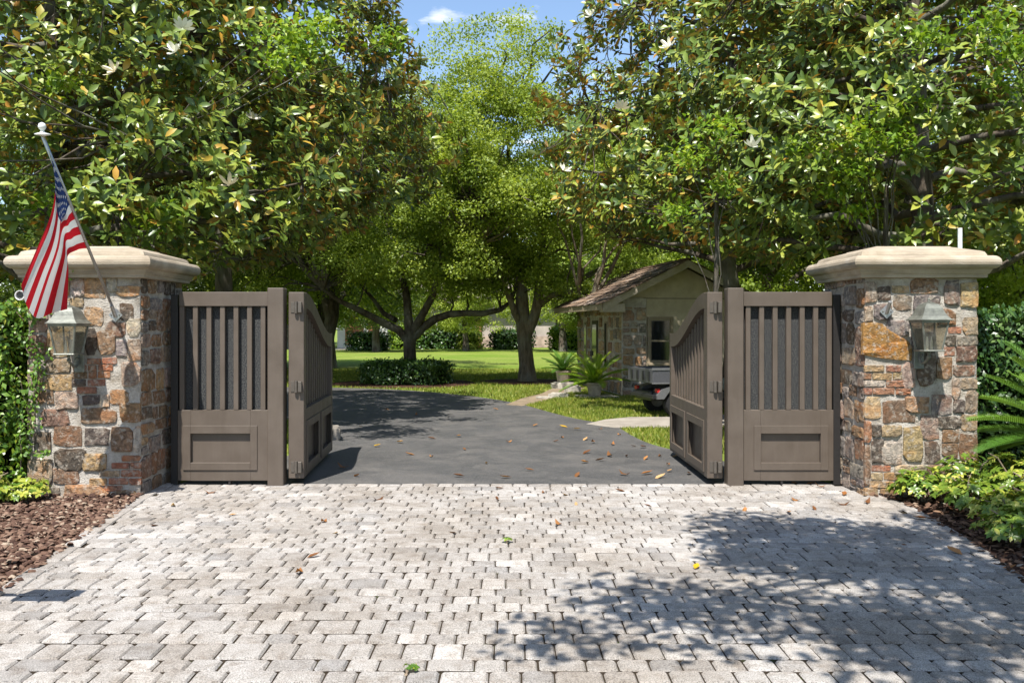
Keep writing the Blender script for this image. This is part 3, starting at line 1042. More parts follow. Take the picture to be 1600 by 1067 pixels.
def make_leaf(label):
    t = thing('gate_leaf', label, 'gate')
    L, h = 2.03, .0725
    zt = lambda u: 1.825 - .405 * (lambda s: s * s * (3 - 2 * s))(min(1, max(0, (u - .12) / (L - .30))))
    st = .145
    MB().box(0, st, -h, h, .06, 1.825, .005).build('hinge_stile', 'gate_paint', t)
    fs = .09
    MB().box(L - fs, L, -h + .002, h - .002, .06, zt(L) - .001, .004).build('closing_stile', 'gate_paint', t)
    us = [st + .001 + (L - fs - st - .002) * k / 22 for k in range(23)]
    poly = [(u, zt(u)) for u in us] + [(u, zt(u) - .15) for u in us[::-1]]
    n = len(us)
    m = MB()
    V = []; Fc = []
    for y in (-h, h):
        for u in us: V.append((u, y, zt(u)))
        for u in us: V.append((u, y, zt(u) - .15))
    for i in range(n - 1):
        Fc += [(i, i + n, i + n + 1, i + 1), (2 * n + i, 2 * n + i + 1, 3 * n + i + 1, 3 * n + i),
               (i, i + 1, 2 * n + i + 1, 2 * n + i), (n + i, 3 * n + i, 3 * n + i + 1, n + i + 1)]
    Fc += [(0, 2 * n, 3 * n, n), (n - 1, 2 * n - 1, 4 * n - 1, 3 * n - 1)]
    m.add(V, Fc)
    m.build('top_rail', 'gate_paint', t)
    ns = 12
    x0, x1 = st, L - fs
    for k in range(ns):
        c = x0 + (x1 - x0) * (k + .5) / ns
        MB().box(c - .024, c + .024, -.026, .026, .7101, zt(c) - .149, .003).build('slat', 'gate_paint', t)
    V = []; 
    for u in us: V.append((u, 0.0, .705))
    for u in us: V.append((u, 0.0, zt(u) - .14))
    ob('mesh_screen', mesh_py('mesh_screen', V, [(i, i + 1, n + i + 1, n + i) for i in range(n - 1)], 'screen_mesh'), t)
    # lower boards: rails and stiles round two recessed fields
    zb = [.0605, .15, .545, .71]
    xm = (x0 + x1) / 2
    MB().box(x0 + .0005, x1 - .0005, -h + .004, h - .004, zb[2], zb[3], .003).build('middle_rail', 'gate_paint', t)
    MB().box(x0 + .0005, x1 - .0005, -h + .004, h - .004, zb[0], zb[1], .003).build('bottom_rail', 'gate_paint', t)
    MB().box(xm - .06, xm + .06, -h + .004, h - .004, zb[1] + .0005, zb[2] - .0005, .002).build('muntin', 'gate_paint', t)
    for a, b in ((x0 + .0005, xm - .0605), (xm + .0605, x1 - .0005)):
        MB().box(a, b, -.022, .022, zb[1] + .0005, zb[2] - .0005, 0).build('recessed_panel', 'gate_paint', t)
        e = .075
        for s in (-1, 1):
            y0, y1 = s * (h - .0035), s * (h + .009)
            A, B, C, D = a + .03 - e * .5, b - .03 + e * .5, zb[1] - .05, zb[2] + .05
            for bx_ in ((A, A + e, C, D), (B - e, B, C, D), (A + e, B - e, C, C + e), (A + e, B - e, D - e, D)):
                MB().box(bx_[0], bx_[1], y0, y1, bx_[2], bx_[3], .002).build('moulding', 'gate_paint', t)
    for z in (1.68, .93, .17):
        hg = MB().tube([(-.02, 0, z - .055), (-.02, 0, z + .055)], .018, 10).build('hinge', 'hinge_metal', t)
        MB().box(-.045, -.0008, -.055, -.022, z - .05, z + .05, .002).box(-.006, -.0005, -.05, .05, z - .05, z + .05, .001).build('hinge_plate', 'hinge_metal', hg)
    MB().lathe([(.014, 0), (.014, .02), (.009, .026)], (.045, 0, .085), 10, 'y').build('bolt', 'hinge_metal', t)
    return t


leaf = make_leaf('brown swing gate leaf opened inwards on the flag side, face in shade')
leaf2 = copy_tree(leaf)
leaf2['label'] = 'brown swing gate leaf opened inwards in front of the gatehouse, face partly sunlit'
for a, g in ((leaf, None), (leaf2, None)):
    a['group'] = 'swing gate leaves'
leaf.location = (-1.985, 0, 0); leaf.rotation_euler = (0, 0, R(93))
leaf2.location = (1.985, 0, 0); leaf2.rotation_euler = (0, 0, R(90))


# ------------------------------------------------------------------ lanterns
def lantern(x, z0, label):
    t = thing('wall_lantern', label, 'lantern', (x, PF, z0))
    yb = -.21                                         # centre in front of the wall

    def ring(hx, hy, z): return [(-hx, yb - hy, z), (hx, yb - hy, z), (hx, yb + hy, z), (-hx, yb + hy, z)]

    def loft(rings, cap=True):
        V = [p for r_ in rings for p in r_]
        Fc = []
        for i in range(len(rings) - 1):
            for k in range(4): Fc.append((i * 4 + k, i * 4 + (k + 1) % 4, i * 4 + 4 + (k + 1) % 4, i * 4 + 4 + k))
        if cap: Fc += [(3, 2, 1, 0), tuple(range(len(rings) * 4 - 4, len(rings) * 4))]
        return MB().add(V, Fc)
    tx, ty, bx_, by_ = .112, .128, .074, .086
    hood = loft([ring(tx + .022, ty + .022, .265), ring(tx + .024, ty + .024, .272), ring(tx + .012, ty + .012, .282), ring(tx - .008, ty - .008, .305), ring(tx - .022, ty - .022, .335),
                 ring(tx - .036, ty - .036, .372), ring(tx - .058, ty - .062, .405), ring(tx - .085, ty - .095, .42), ring(.006, .006, .428)]).build('hood', 'lantern_metal', t)
    MB().lathe([(.006, .424), (.014, .432), (.008, .44), (.012, .448), (.003, .458)], (0, yb, 0), 10).build('finial', 'lantern_metal', hood)
    fr = MB()
    for sx in (-1, 1):
        for sy in (-1, 1):
            fr.tube([(sx * bx_, yb + sy * by_, 0.012), (sx * tx, yb + sy * ty, .268)], .0085, 6)
    fr.build('frame', 'lantern_metal', t)
    tr = MB()
    tr.add(*(lambda m: (m.V, m.F))(loft([ring(tx + .006, ty + .006, .247), ring(tx + .006, ty + .006, .2645)])))
    tr.build('top_band', 'lantern_metal', t)
    q = .004
    corners = [(-1, -1), (1, -1), (1, 1), (-1, 1)]
    for k in range(4):
        (ax, ay), (cx_, cy_) = corners[k], corners[(k + 1) % 4]
        V = [(ax * (bx_ - q), yb + ay * (by_ - q), .016), (cx_ * (bx_ - q), yb + cy_ * (by_ - q), .016), (cx_ * (tx - q), yb + cy_ * (ty - q), .248), (ax * (tx - q), yb + ay * (ty - q), .248)]
        c = Vector((0, yb, .13))
        V2 = [tuple(Vector(v) + (Vector((c.x, c.y, v[2])) - Vector(v)).normalized() * .003) for v in V]
        ob('pane', mesh_py('pane', V + V2, [(0, 1, 2, 3), (7, 6, 5, 4), (0, 4, 5, 1), (1, 5, 6, 2), (2, 6, 7, 3), (3, 7, 4, 0)], 'lantern_glass'), t)
    loft([ring(bx_ + .012, by_ + .012, 0.0), ring(bx_ + .016, by_ + .016, .006), ring(bx_ + .010, by_ + .010, .015)]).build('base_tray', 'lantern_metal', t)
    for sx, sy in ((-.022, -.012), (.024, .008), (0, .03)):
        MB().lathe([(.011, .016), (.011, .09), (.008, .094), (.006, .115), (.002, .13)], (sx, yb + sy, 0), 8).build('candle', 'candle_sleeve', t)
    # scrolled arm and wall plate
    arm = [(0, -.012, .02), (0, -.03, -.07), (0, -.07, -.105), (0, -.13, -.10), (0, yb + .01, -.06), (0, yb, -.03), (0, yb, .004)]
    MB().tube(arm, [.012, .012, .011, .011, .011, .012, .014], 8).build('bracket_arm', 'lantern_metal', t, True)
    sc_ = [(0, -.06 - .04 * math.cos(a) * (1 - a / 9), -.06 + .04 * math.sin(a) * (1 - a / 9)) for a in [k * .55 for k in range(11)]]
    MB().tube(sc_, .007, 6).build('scroll', 'lantern_metal', t, True)
    pl = MB().box(-.045, .045, -.022, -.006, -.16, .20, .006)
    pl.build('wall_plate', 'lantern_metal', t)
    MB().lathe([(.016, -.055), (.02, -.045), (.011, -.032), (.014, -.02), (.012, 0)], (0, yb, 0), 10).build('drop_finial', 'lantern_metal', t)
    return t


lantern(-3.76, 1.255, 'verdigris wall lantern under the flag on the left pillar')
lantern(3.645, 1.285, 'verdigris wall lantern on the right pillar above the shrubs')


# ------------------------------------------------------------------ flag, brackets, security camera, pipe
def flag_bracket(parent, x, z, rot=R(45), tube=True, mat='steel'):
    m = MB()
    s = .062
    V = []
    for k in range(4):
        a = k * math.pi / 2 + math.pi / 2
        V.append((math.cos(a) * s, 0, math.sin(a) * s))
    V2 = [(a, -.008, c) for a, b, c in V]
    m.add(V + V2, [(0, 1, 2, 3), (7, 6, 5, 4), (0, 4, 5, 1), (1, 5, 6, 2), (2, 6, 7, 3), (3, 7, 4, 0)])
    m.build('mounting_plate', mat, parent)
    MB().tube([(0, -.006, -.012), (-.002, -.085, .085)], [.017, .016], 12).build('socket', mat, parent)
    for a in (-.035, .035):
        MB().lathe([(.006, 0), (.006, .006), (.003, .009)], (a, -.008, 0), 8, 'y').build('screw', 'hinge_metal', parent)


fp = thing('flagpole', 'slanting silver flagpole with ball finial on the left pillar', 'flagpole', (-3.44, PF - .012, 1.60))
flag_bracket(fp, 0, 0)
pb = Vector((0, -.03, .03)); ptip = Vector((-.05, -1.19, 1.33))
MB().tube([pb, pb.lerp(ptip, .5), ptip], .0125, 10).build('pole', 'steel', fp, True)
d_ = (ptip - pb).normalized()
fin = MB()
prof = [(.012, 0), (.02, .005), (.055, .012), (.058, .02), (.02, .03), (.012, .045), (.024, .058), (.030, .075), (.022, .095), (.004, .105)]
fin.lathe(prof, (0, 0, 0), 14)
qd = Vector((0.02, -.18, 1)).to_track_quat('Z', 'Y')
fin.V = [tuple(qd @ Vector(v) + ptip) for v in fin.V]
fin.build('finial', 'white_plastic', fp, True)

# cloth: image-guided outline, given real depth along the pole
fl_origin = Vector((-3.44, PF - .012, 1.60))
NS, NF = 52, 64


def pole_at(s):
    return fl_origin + pb.lerp(ptip, .945 - .555 * s)


def lerp_list(L, f):
    x = f * (len(L) - 1); i = min(int(x), len(L) - 2); a = x - i
    return tuple(p * (1 - a) + q * a for p, q in zip(L[i], L[i + 1]))


def spline(L, f):
    n = len(L) - 1
    x = f * n; i = min(int(x), n - 1); a = x - i
    p0, p1, p2, p3 = L[max(i - 1, 0)], L[i], L[i + 1], L[min(i + 2, n)]
    return tuple(.5 * (2 * q1 + (q2 - q0) * a + (2 * q0 - 5 * q1 + 4 * q2 - q3) * a * a + (3 * q1 - q0 - 3 * q2 + q3) * a ** 3) for q0, q1, q2, q3 in zip(p0, p1, p2, p3))


# fly curves at s = 0 (top), .25, .5, .75, 1 (bottom of hoist): photo pixels + depth offset from the hoist
FLY = [
    [(77, 234, 0), (84, 268, -.01), (86, 300, .02), (78, 340, .03), (56, 392, .03), (33, 446, .02)],
    [(92, 270, 0), (93, 300, -.04), (90, 335, -.02), (80, 380, -.02), (62, 425, 0), (42, 478, .02)],
    [(107, 308, 0), (103, 325, -.05), (98, 352, -.05), (92, 392, -.04), (76, 440, -.02), (58, 497, .02)],
    [(122, 347, 0), (110, 357, -.06), (103, 374, -.10), (102, 402, -.10), (92, 448, -.05), (82, 489, 0)],
    [(137, 384, 0), (120, 391, -.05), (106, 400, -.12), (107, 424, -.13), (106, 455, -.08), (105, 483, -.02)],
]
fV = []; fUV = []
for i in range(NS + 1):
    s = i / NS
    h0 = pole_at(s)
    dep0 = h0.y - CAMY
    for j in range(NF + 1):
        f = j / NF
        cols = [spline(c, f) for c in FLY]
        am = max(0.0, min(1.0, (f - .22) / .3)); am = am * am * (3 - 2 * am)
        pl = float(np.interp(s, [0, .34, .60, 1], [0, .46, .32, 1]))          # a pleat folds part of the cloth behind
        px, py, dz = spline(cols, s + am * (pl - s))
        dz += am * float(np.interp(s, [0, .34, .47, .60, 1], [.02, .07, .04, -.03, -.02]))
        fold = math.sin(s * 15 + f * 3.0) * .022 * min(1, f * 3) + math.sin(s * 31 - f * 5) * .008 * min(1, f * 3)
        dep = dep0 + dz + fold
        p = P(px, py, dep)
        if j == 0: p = h0 + Vector((0, -.0, 0))
        a = min(1, f * 6)
        p = h0 * (1 - a) + p * a if a < 1 else p
        fV.append(p - fl_origin); fUV.append((f, s))
fF = [(i * (NF + 1) + j, i * (NF + 1) + j + 1, (i + 1) * (NF + 1) + j + 1, (i + 1) * (NF + 1) + j) for i in range(NS) for j in range(NF)]
fme = mesh_py('flag', fV, fF, 'flag_cloth', True)
uvl = fme.uv_layers.new(name='UVMap')
for lp in fme.loops:
    uvl.data[lp.index].uv = fUV[lp.vertex_index]
flag = ob('flag', fme)
flag.location = fl_origin
tag(flag, 'red white and blue striped flag hanging from the slanting pole', 'flag')


def flag_pt(f, s):
    i = min(NS - 1, int(s * NS)); j = min(NF - 1, int(f * NF))
    a, b = s * NS - i, f * NF - j
    g = lambda ii, jj: fV[ii * (NF + 1) + jj]
    p = g(i, j) * (1 - a) * (1 - b) + g(i + 1, j) * a * (1 - b) + g(i, j + 1) * (1 - a) * b + g(i + 1, j + 1) * a * b
    nrm = (g(i, j + 1) - g(i, j)).cross(g(i + 1, j) - g(i, j))
    return p, (nrm.normalized() if nrm.length > 1e-12 else Vector((0, -1, 0)))


for row in range(9):
    for cc in range(6 if row % 2 == 0 else 5):
        cf = .4 * (cc * 2 + 1 + (row % 2)) / 12
        cs_ = (7 / 13) * (row + 1) / 10
        V = []
        for sgn in (-1, 1):
            for k in range(10):
                rad = .0155 if k % 2 == 0 else .0062
                a = math.pi / 2 + k * math.pi / 5
                p, nn = flag_pt(min(.399, max(0, cf + rad * math.cos(a) * .8)), max(0, cs_ - rad * math.sin(a) * 1.2))
                V.append(p + nn * .0025 * sgn)
        MB().add(V, [tuple(range(10)), tuple(range(19, 9, -1))] + [(k, (k + 1) % 10, 10 + (k + 1) % 10, 10 + k) for k in range(10)]).build('star', 'star_white', flag)

br = thing('flag_bracket', 'empty silver flagpole bracket on the right pillar', 'bracket', (3.36, PF - .014, 1.63))
flag_bracket(br, 0, 0)

sc = thing('security_camera', 'small white bullet security camera beside the flag', 'camera', (-4.17, PF + .06, 1.765))
MB().lathe([(.005, .0), (.034, .004), (.036, .015), (.036, .15), (.03, .165), (.006, .17)], (.03, -.17, 0), 16, 'y').build('body', 'white_plastic', sc)
b_ = MB().lathe([(.0, .171), (.026, .1712), (.026, .174), (.001, .1745)], (.03, -.17, 0), 16, 'y').build('lens', 'black_plastic', sc)
MB().lathe([(.0375, .10), (.042, .10), (.042, .186), (.0375, .186), (.0375, .10)], (.03, -.17, 0), 16, 'y', False).build('hood', 'white_plastic', sc)
MB().tube([(.0, -.05, 0), (-.05, -.09, 0), (-.02, -.2, .0), (.02, -.22, 0)], .011, 8).build('arm', 'white_plastic', sc)
MB().lathe([(.03, 0), (.03, .012), (.02, .02)], (0, -.05, 0), 12, 'y').build('mount', 'white_plastic', sc)

pp = P(1500, 385, 10.2)
MB().tube([(0, 0, 0), (0, 0, 2.58)], .024, 12).build('vent_pipe', 'white_plastic')
o = bpy.data.objects['vent_pipe']; o.location = (pp.x, pp.y, 0)
tag(o, 'thin white upright pipe sticking up behind the right pillar', 'pipe')

# keypad stand left of the picture; its shadow falls on the pavers
kp = thing('keypad_stand', 'gooseneck keypad stand beside the left edge of the pavers', 'keypad', (-3.35, -4.2, 0))
MB().tube([(0, 0, -.02), (0, 0, .85), (.04, 0, 1.0), (.16, 0, 1.07), (.50, 0, 1.08)], .026, 10).build('post', 'dark_metal', kp, True)
MB().box(.48, .78, -.07, .05, 1.0, 1.2, .01).build('keypad_box', 'dark_metal', kp)
MB().box(-.1, .1, -.1, .1, -.005, .012, .002).build('base_plate', 'dark_metal', kp)


# ------------------------------------------------------------------ trees
def tree_wood(t, segs, mat, name='trunk', sides=8):
    m = MB()
    for pts, radii in segs:
        m.tube(pts, radii, sides if radii[0] > .05 else 4, cap=False)
    return m.build(name, mat, t, True)


def bend(a, b, sag, n, r, wob=.06):
    """curved path from a to b, bowing by sag upward"""
    a, b = Vector(a), Vector(b)
    L = (b - a).length
    out = []
    for k in range(n + 1):
        f = k / n
        p = a.lerp(b, f) + Vector((r.uniform(-1, 1), r.uniform(-1, 1), r.uniform(-1, 1))) * (wob * L * (0 if k in (0, n) else .5))
        p.z += sag * L * math.sin(math.pi * f)
        out.append(p)
    return out


FL_V, FL_F = [], []
for k in range(9):
    a = k * 2 * math.pi / 9 * (1 if k < 6 else 2.2)
    el = .25 if k < 6 else .9
    c, s = math.cos(a), math.sin(a)
    side_ = Vector((-s, c, 0)); out = Vector((c * math.cos(el), s * math.cos(el), math.sin(el)))
    base = len(FL_V)
    for f, w, up in ((0.05, .06, 0), (.5, .22, .02), (.85, .17, .12), (1.0, .03, .2)):
        for sg in (-1, 1):
            FL_V.append(tuple(out * f + side_ * w * sg + Vector((0, 0, up + .04))))
    for q in range(3):
        FL_F.append((base + q * 2, base + q * 2 + 1, base + q * 2 + 3, base + q * 2 + 2))


def magnolia(name, label, base, height, prof, n_ros, r, leaf_len=(.13, .20), flowers=(), trunk_r=.17, lean=(0, 0), clear=1.9, frame_only=True, seed=1, nleaf=8, rusty=.015):
    """prof: [(z, radius)] crown silhouette; rosettes of big leaves on branch ends"""
    global rng
    rs = np.random.default_rng(seed)
    t = thing(name, label, 'tree', (base[0], base[1], 0))
    bx_, by_ = base
    zs = np.array([p[0] for p in prof]); rr_ = np.array([p[1] for p in prof])
    # branch frame
    wood = []
    top = Vector((lean[0], lean[1], height))
    tr = bend((0, 0, -.1), top, 0, 7, r, .02)
    wood.append((tr, [trunk_r * 1.25] + [trunk_r * (1 - .85 * k / 7) for k in range(1, 8)]))
    ends = []
    nl = 30
    for k in range(nl):
        z0 = clear + (height * .85 - clear) * (k / nl) ** 1.2
        f = z0 / height
        p0 = Vector((lean[0] * f, lean[1] * f, z0))
        az = k * 2.4 + r.uniform(-.4, .4)
        z1 = min(zs[-1] - .1, max(zs[0] + .25, z0 + r.uniform(-.3, .7)))
        R1 = float(np.interp(z1, zs, rr_)) * r.uniform(.75, .98)
        p1 = Vector((math.cos(az) * R1 + lean[0] * f, math.sin(az) * R1 + lean[1] * f, z1))
        path = bend(p0, p1, r.uniform(-.02, .08), 5, r, .09)
        rad = trunk_r * .42 * (1 - .5 * f)
        wood.append((path, [rad * (1 - .8 * q / 5) for q in range(6)]))
        ends += path[2:]
    ends = np.array([e[:] for e in ends])
    # rosette centres: mostly in the outer shell, lumpy
    N = n_ros * 3
    z = rs.uniform(zs[0], zs[-1], N)
    Rz = np.interp(z, zs, rr_)
    az = rs.uniform(0, 2 * np.pi, N)
    q = 1 - np.abs(rs.normal(0, .20, N))
    lump = 1 + .16 * np.sin(az * 5 + z * 2.1) * np.cos(z * 3.3 + az * 2) + .08 * np.sin(az * 11 + z * 5)
    keep = (q > .25) & (rs.random(N) < Rz / rr_.max())
    rad = Rz * q * lump
    pos = np.stack([rad * np.cos(az) + lean[0] * z / height, rad * np.sin(az) + lean[1] * z / height, z], 1)
    # clumping: pull towards noisy clump centres
    cc = pos[rs.integers(0, N, 420)]
    d2 = (pos ** 2).sum(1)[:, None] + (cc ** 2).sum(1)[None] - 2 * pos @ cc.T
    if d2 is not None:
        nn = d2.argmin(1)
        pos = pos + (cc[nn] - pos) * .30
    pos = pos[keep][:n_ros]
    n = len(pos)
    outd = norm(np.stack([pos[:, 0], pos[:, 1], np.zeros(n)], 1))
    ax = norm(outd * .75 + np.array([0, 0, .75]) + rs.normal(size=(n, 3)) * .32)
    # twigs to nearest branch point
    for i in rs.choice(n, min(n, 420), replace=False):
        e = ends[((ends - pos[i]) ** 2).sum(1).argmin()]
        if ((e - pos[i]) ** 2).sum() < 4:
            wood.append((bend(e, pos[i] - ax[i] * .02, -.08, 3, r, .12), [.016, .012, .009, .006]))
    tree_wood(t, wood, 'bark')
    k = nleaf
    P_ = np.repeat(pos, k, 0); A = np.repeat(ax, k, 0)
    ph = np.tile(np.arange(k) * 2.399, n) + np.repeat(rs.uniform(0, 6.28, n), k)
    th = np.tile(np.linspace(.55, 1.75, k), n) + rs.normal(0, .10, n * k)
    e1 = norm(np.cross(A, rs.normal(size=(n, 3)).repeat(k, 0)))
    e2 = np.cross(A, e1)
    perp = e1 * np.cos(ph)[:, None] + e2 * np.sin(ph)[:, None]
    ld = A * np.cos(th)[:, None] + perp * np.sin(th)[:, None]
    ld[:, 2] -= .22
    ln = A * np.sin(th)[:, None] - perp * np.cos(th)[:, None] + rs.normal(size=(n * k, 3)) * .18
    Rm = frames(ld, ln)
    s = rs.uniform(leaf_len[0], leaf_len[1], n * k)
    sc = np.stack([s * rs.uniform(1.0, 1.3, n * k), s, s], 1)
    P_ = P_ + A * np.tile(np.linspace(.05, -.03, k), n)[:, None]
    var = rs.random(n * k) * .96
    # light and dark rosettes
    var = np.clip(var * .6 + np.repeat(rs.random(n), k) * .4, 0, .985)
    rust = rs.random(n * k) < rusty
    var[rust] = 1.0
    # the 300 leaves that show largest become parts of their own
    W = P_ + np.array([bx_, by_, 0])
    dd = W[:, 1] - CAMY
    px = CX + W[:, 0] / dd * F; py = CY - (W[:, 2] - CAMZ) / dd * F
    vis = (px > 0) & (px < 1600) & (py > 0) & (py < 450)
    area = np.abs((Rm[:, :, 2] * norm(np.array([0, CAMY, CAMZ]) - W)).sum(1)) * (s / dd) ** 2
    score = np.where(vis, area, -1)
    idx = np.argsort(-score)[:300]
    idx = idx[score[idx] > 0]
    rest = np.ones(n * k, bool); rest[idx] = False
    lme = [mesh_np('leaf', np.array(BIG_V) * np.array([1.15, 1, 1]), BIG_F, 'magnolia_leaf', None, True)]
    for i in idx:
        o = ob('leaf', lme[0], t)
        m3 = Matrix(Rm[i].tolist()).to_4x4()
        o.matrix_local = Matrix.Translation(P_[i]) @ m3 @ Matrix.Diagonal((*[float(a) for a in (s[i], s[i], s[i])], 1))
    fo = ob('foliage', scatter('foliage', BIG_V, BIG_F, P_[rest], Rm[rest], sc[rest], 'magnolia_leaf', var[rest], True), t)
    tag(fo, kind='stuff')
    for (fx, fy, fd) in flowers:
        w = P(fx, fy, fd)
        fl = ob('flower', FLM, t)
        fl.location = w - Vector((bx_, by_, 0))
        fl.scale = (.125,) * 3
        fl.rotation_euler = (r.uniform(.1, .9), r.uniform(-.4, .4), r.uniform(0, 6))
    return t


FLM = mesh_py('flower', FL_V, FL_F, 'petal', True)
rt = random.Random(12)
magnolia('magnolia_tree', 'magnolia with large glossy leaves rising behind the flag pillar', (-6.3, 4.2), 10.5,
         [(2.3, 2.6), (2.7, 4.1), (4.0, 4.0), (6.0, 3.2), (8.0, 2.0), (10.3, .6)], 4000, rt,
         flowers=((180, 113, 9.6), (285, 45, 10.2), (276, 82, 9.9), (358, 291, 9.5)), seed=4)
magnolia('magnolia_tree', 'magnolia reaching over the drive left of the open sky', (-4.55, 6.4), 11.0,
         [(3.0, 1.8), (3.5, 2.9), (4.8, 3.4), (6.5, 3.2), (8.6, 2.0), (10.8, .6)], 3000, rt, flowers=((395, 187, 12.6), (398, 268, 12.4)), seed=9, clear=2.6)
magnolia('magnolia_tree', 'magnolia with rusty leaves whose trunk stands right of the gatehouse', (4.15, 8.3), 11.0,
         [(2.9, 1.6), (3.5, 3.3), (4.9, 3.6), (6.8, 3.0), (8.8, 1.9), (10.8, .6)], 2900, rt, flowers=((970, 170, 13.4), (880, 267, 14.6), (925, 25, 14)), seed=15, clear=2.5, trunk_r=.19, rusty=.09)
magnolia('magnolia_tree', 'magnolia with large leaves rising behind the right pillar', (6.2, 5.2), 11.0,
         [(2.5, 2.3), (2.9, 3.9), (4.2, 4.1), (6.2, 3.4), (8.4, 2.1), (10.8, .6)], 4000, rt, flowers=((1045, 75, 11.6), (1176, 231, 10.6)), seed=23, clear=2.2, trunk_r=.21, rusty=.04)


def crown_mesh(name, blobs, n_cl, n_leaf, size, cl_r, mat, seed, shell=.72):
    """leaf clumps through a union of ellipsoids [(x,y,z,rx,ry,rz)]; returns mesh and clump centres"""
    rs = np.random.default_rng(seed)
    vol = np.array([b[3] * b[4] + b[3] * b[5] for b in blobs])
    which = rs.choice(len(blobs), n_cl, p=vol / vol.sum())
    B = np.array(blobs)[which]
    dirs = norm(rs.normal(size=(n_cl, 3)))
    q = shell + (1 - shell) * rs.random(n_cl) ** .6
    q *= 1 + rs.normal(0, .10, n_cl)
    bump_ = np.sin(dirs[:, 0] * 5 + seed) * np.cos(dirs[:, 1] * 4.3 - seed) + np.sin(dirs[:, 2] * 7 + dirs[:, 0] * 4)
    q *= 1 + .10 * bump_
    inner = rs.random(n_cl) < .22
    q[inner] = rs.uniform(.3, .8, inner.sum())
    cen = B[:, :3] + dirs * B[:, 3:] * q[:, None]
    hole = np.sin(cen[:, 0] * 2.3 + seed) * np.sin(cen[:, 1] * 2.6) + np.sin(cen[:, 2] * 2.9 + cen[:, 0] * 1.3 + seed)
    cen = cen[hole > -.75]; n_cl = len(cen)
    cr_ = rs.uniform(cl_r * .4, cl_r * 1.15, n_cl)
    w = cr_ ** 2; k = rs.choice(n_cl, n_leaf, p=w / w.sum())
    off = norm(rs.normal(size=(n_leaf, 3))) * (rs.random(n_leaf) ** .45)[:, None] * cr_[k][:, None] * np.array([1.15, 1.15, .75])
    pos = cen[k] + off
    up = norm(np.array([0, 0, 1.0]) + off / cr_[k][:, None] * .9 + rs.normal(size=(n_leaf, 3)) * .75)
    Rm = frames(rs.normal(size=(n_leaf, 3)), up)
    s = rs.uniform(size[0], size[1], n_leaf)
    var = np.clip(rs.random(n_leaf) * .55 + rs.random(n_cl)[k] * .45, 0, 1)
    return scatter(name, SMALL_V, SMALL_F, pos, Rm, s, mat, var, False), cen


def broad_tree(name, label, base, limbs, blobs, n_cl, n_leaf, size, cl_r, mat, seed, bark='bark', group=None, cat='tree', twigs=150, shell=.72):
    """limbs: [(points local, radii)]"""
    t = thing(name, label, cat, (base[0], base[1], 0), 0, group)
    r = random.Random(seed)
    me, cen = crown_mesh('crown', blobs, n_cl, n_leaf, size, cl_r, mat, seed, shell)
    wood = [(pts, rad) for pts, rad in limbs]
    nodes = np.array([Vector(p)[:] for pts, _ in limbs for p in pts[1:]])
    for i in r.sample(range(len(cen)), min(twigs, len(cen))):
        e = nodes[((nodes - cen[i]) ** 2).sum(1).argmin()]
        L = math.dist(e, cen[i])
        w = .018 + .012 * L
        wood.append((bend(e, cen[i], .06, 4, r, .14), [w, w * .8, w * .6, w * .42, w * .25]))
    tree_wood(t, wood, bark)
    tag(ob('crown', me, t), kind='stuff')
    return t


def pxpath(pts, d, base, dd=None):
    out = []
    for i, (px, py) in enumerate(pts):
        p = P(px, py, d + (dd[i] if dd else 0))
        out.append((p.x - base[0], p.y - base[1], p.z))
    return out


# the two oaks on the lawn
OD = 25.6
b1 = (P(640, 590, OD).x, OD + CAMY)
limbs1 = [
    ([(0, 0, -.1)] + pxpath([(641, 570), (640, 545), (640, 522)], OD, b1), [.27, .19, .17, .19]),
    (pxpath([(636, 530), (622, 515), (600, 505), (580, 494), (556, 482), (530, 470), (505, 452)], OD, b1, [0, 0, -.2, -.4, -.7, -1.0, -1.4]), [.13, .12, .11, .10, .085, .065, .04]),
    (pxpath([(644, 528), (660, 512), (680, 498), (702, 491), (728, 489), (755, 490), (782, 484), (800, 470)], OD, b1, [0, 0, -.1, -.2, -.3, -.3, -.2, 0]), [.14, .125, .115, .105, .095, .085, .07, .045]),
    (pxpath([(640, 525), (638, 495), (635, 460), (626, 425), (612, 380), (600, 330)], OD, b1, [0, 0, .2, .4, .8, 1.2]), [.14, .125, .11, .09, .07, .04]),
    (pxpath([(644, 520), (660, 492), (676, 462), (684, 430), (690, 385), (694, 320)], OD, b1, [0, -.2, -.5, -.8, -1, -1.2]), [.125, .11, .095, .08, .06, .035]),
    (pxpath([(618, 500), (600, 490), (585, 470), (560, 440), (548, 400)], OD, b1, [0, .5, 1, 1.6, 2]), [.08, .07, .06, .05, .03]),
]
broad_tree('oak_tree', 'spreading oak with dark forked trunk rising from a clipped round hedge', b1, limbs1,
           [(-.4, -1.9, 5.4, 3.9, 2.9, 1.9), (-.2, -1.5, 6.5, 2.3, 2.2, 1.2), (-2.4, -2.2, 4.6, 2.4, 2.2, 1.4), (2.0, -1.9, 4.6, 2.2, 2.2, 1.4), (-.6, .1, 3.5, 3.8, 2.0, .9), (1.6, .2, 3.3, 2.2, 1.6, .7), (-2.6, -.2, 3.3, 2.0, 1.6, .7), (2.5, -.6, 2.85, 1.5, 1.2, .45), (-2.7, -1.0, 2.7, 1.6, 1.2, .5), (.7, -2.6, 3.1, 1.7, 1.0, .5)], 720, 125000, (.05, .10), .50, 'oak_leaf', 31)
b2 = (P(824, 593, OD).x, OD + CAMY)
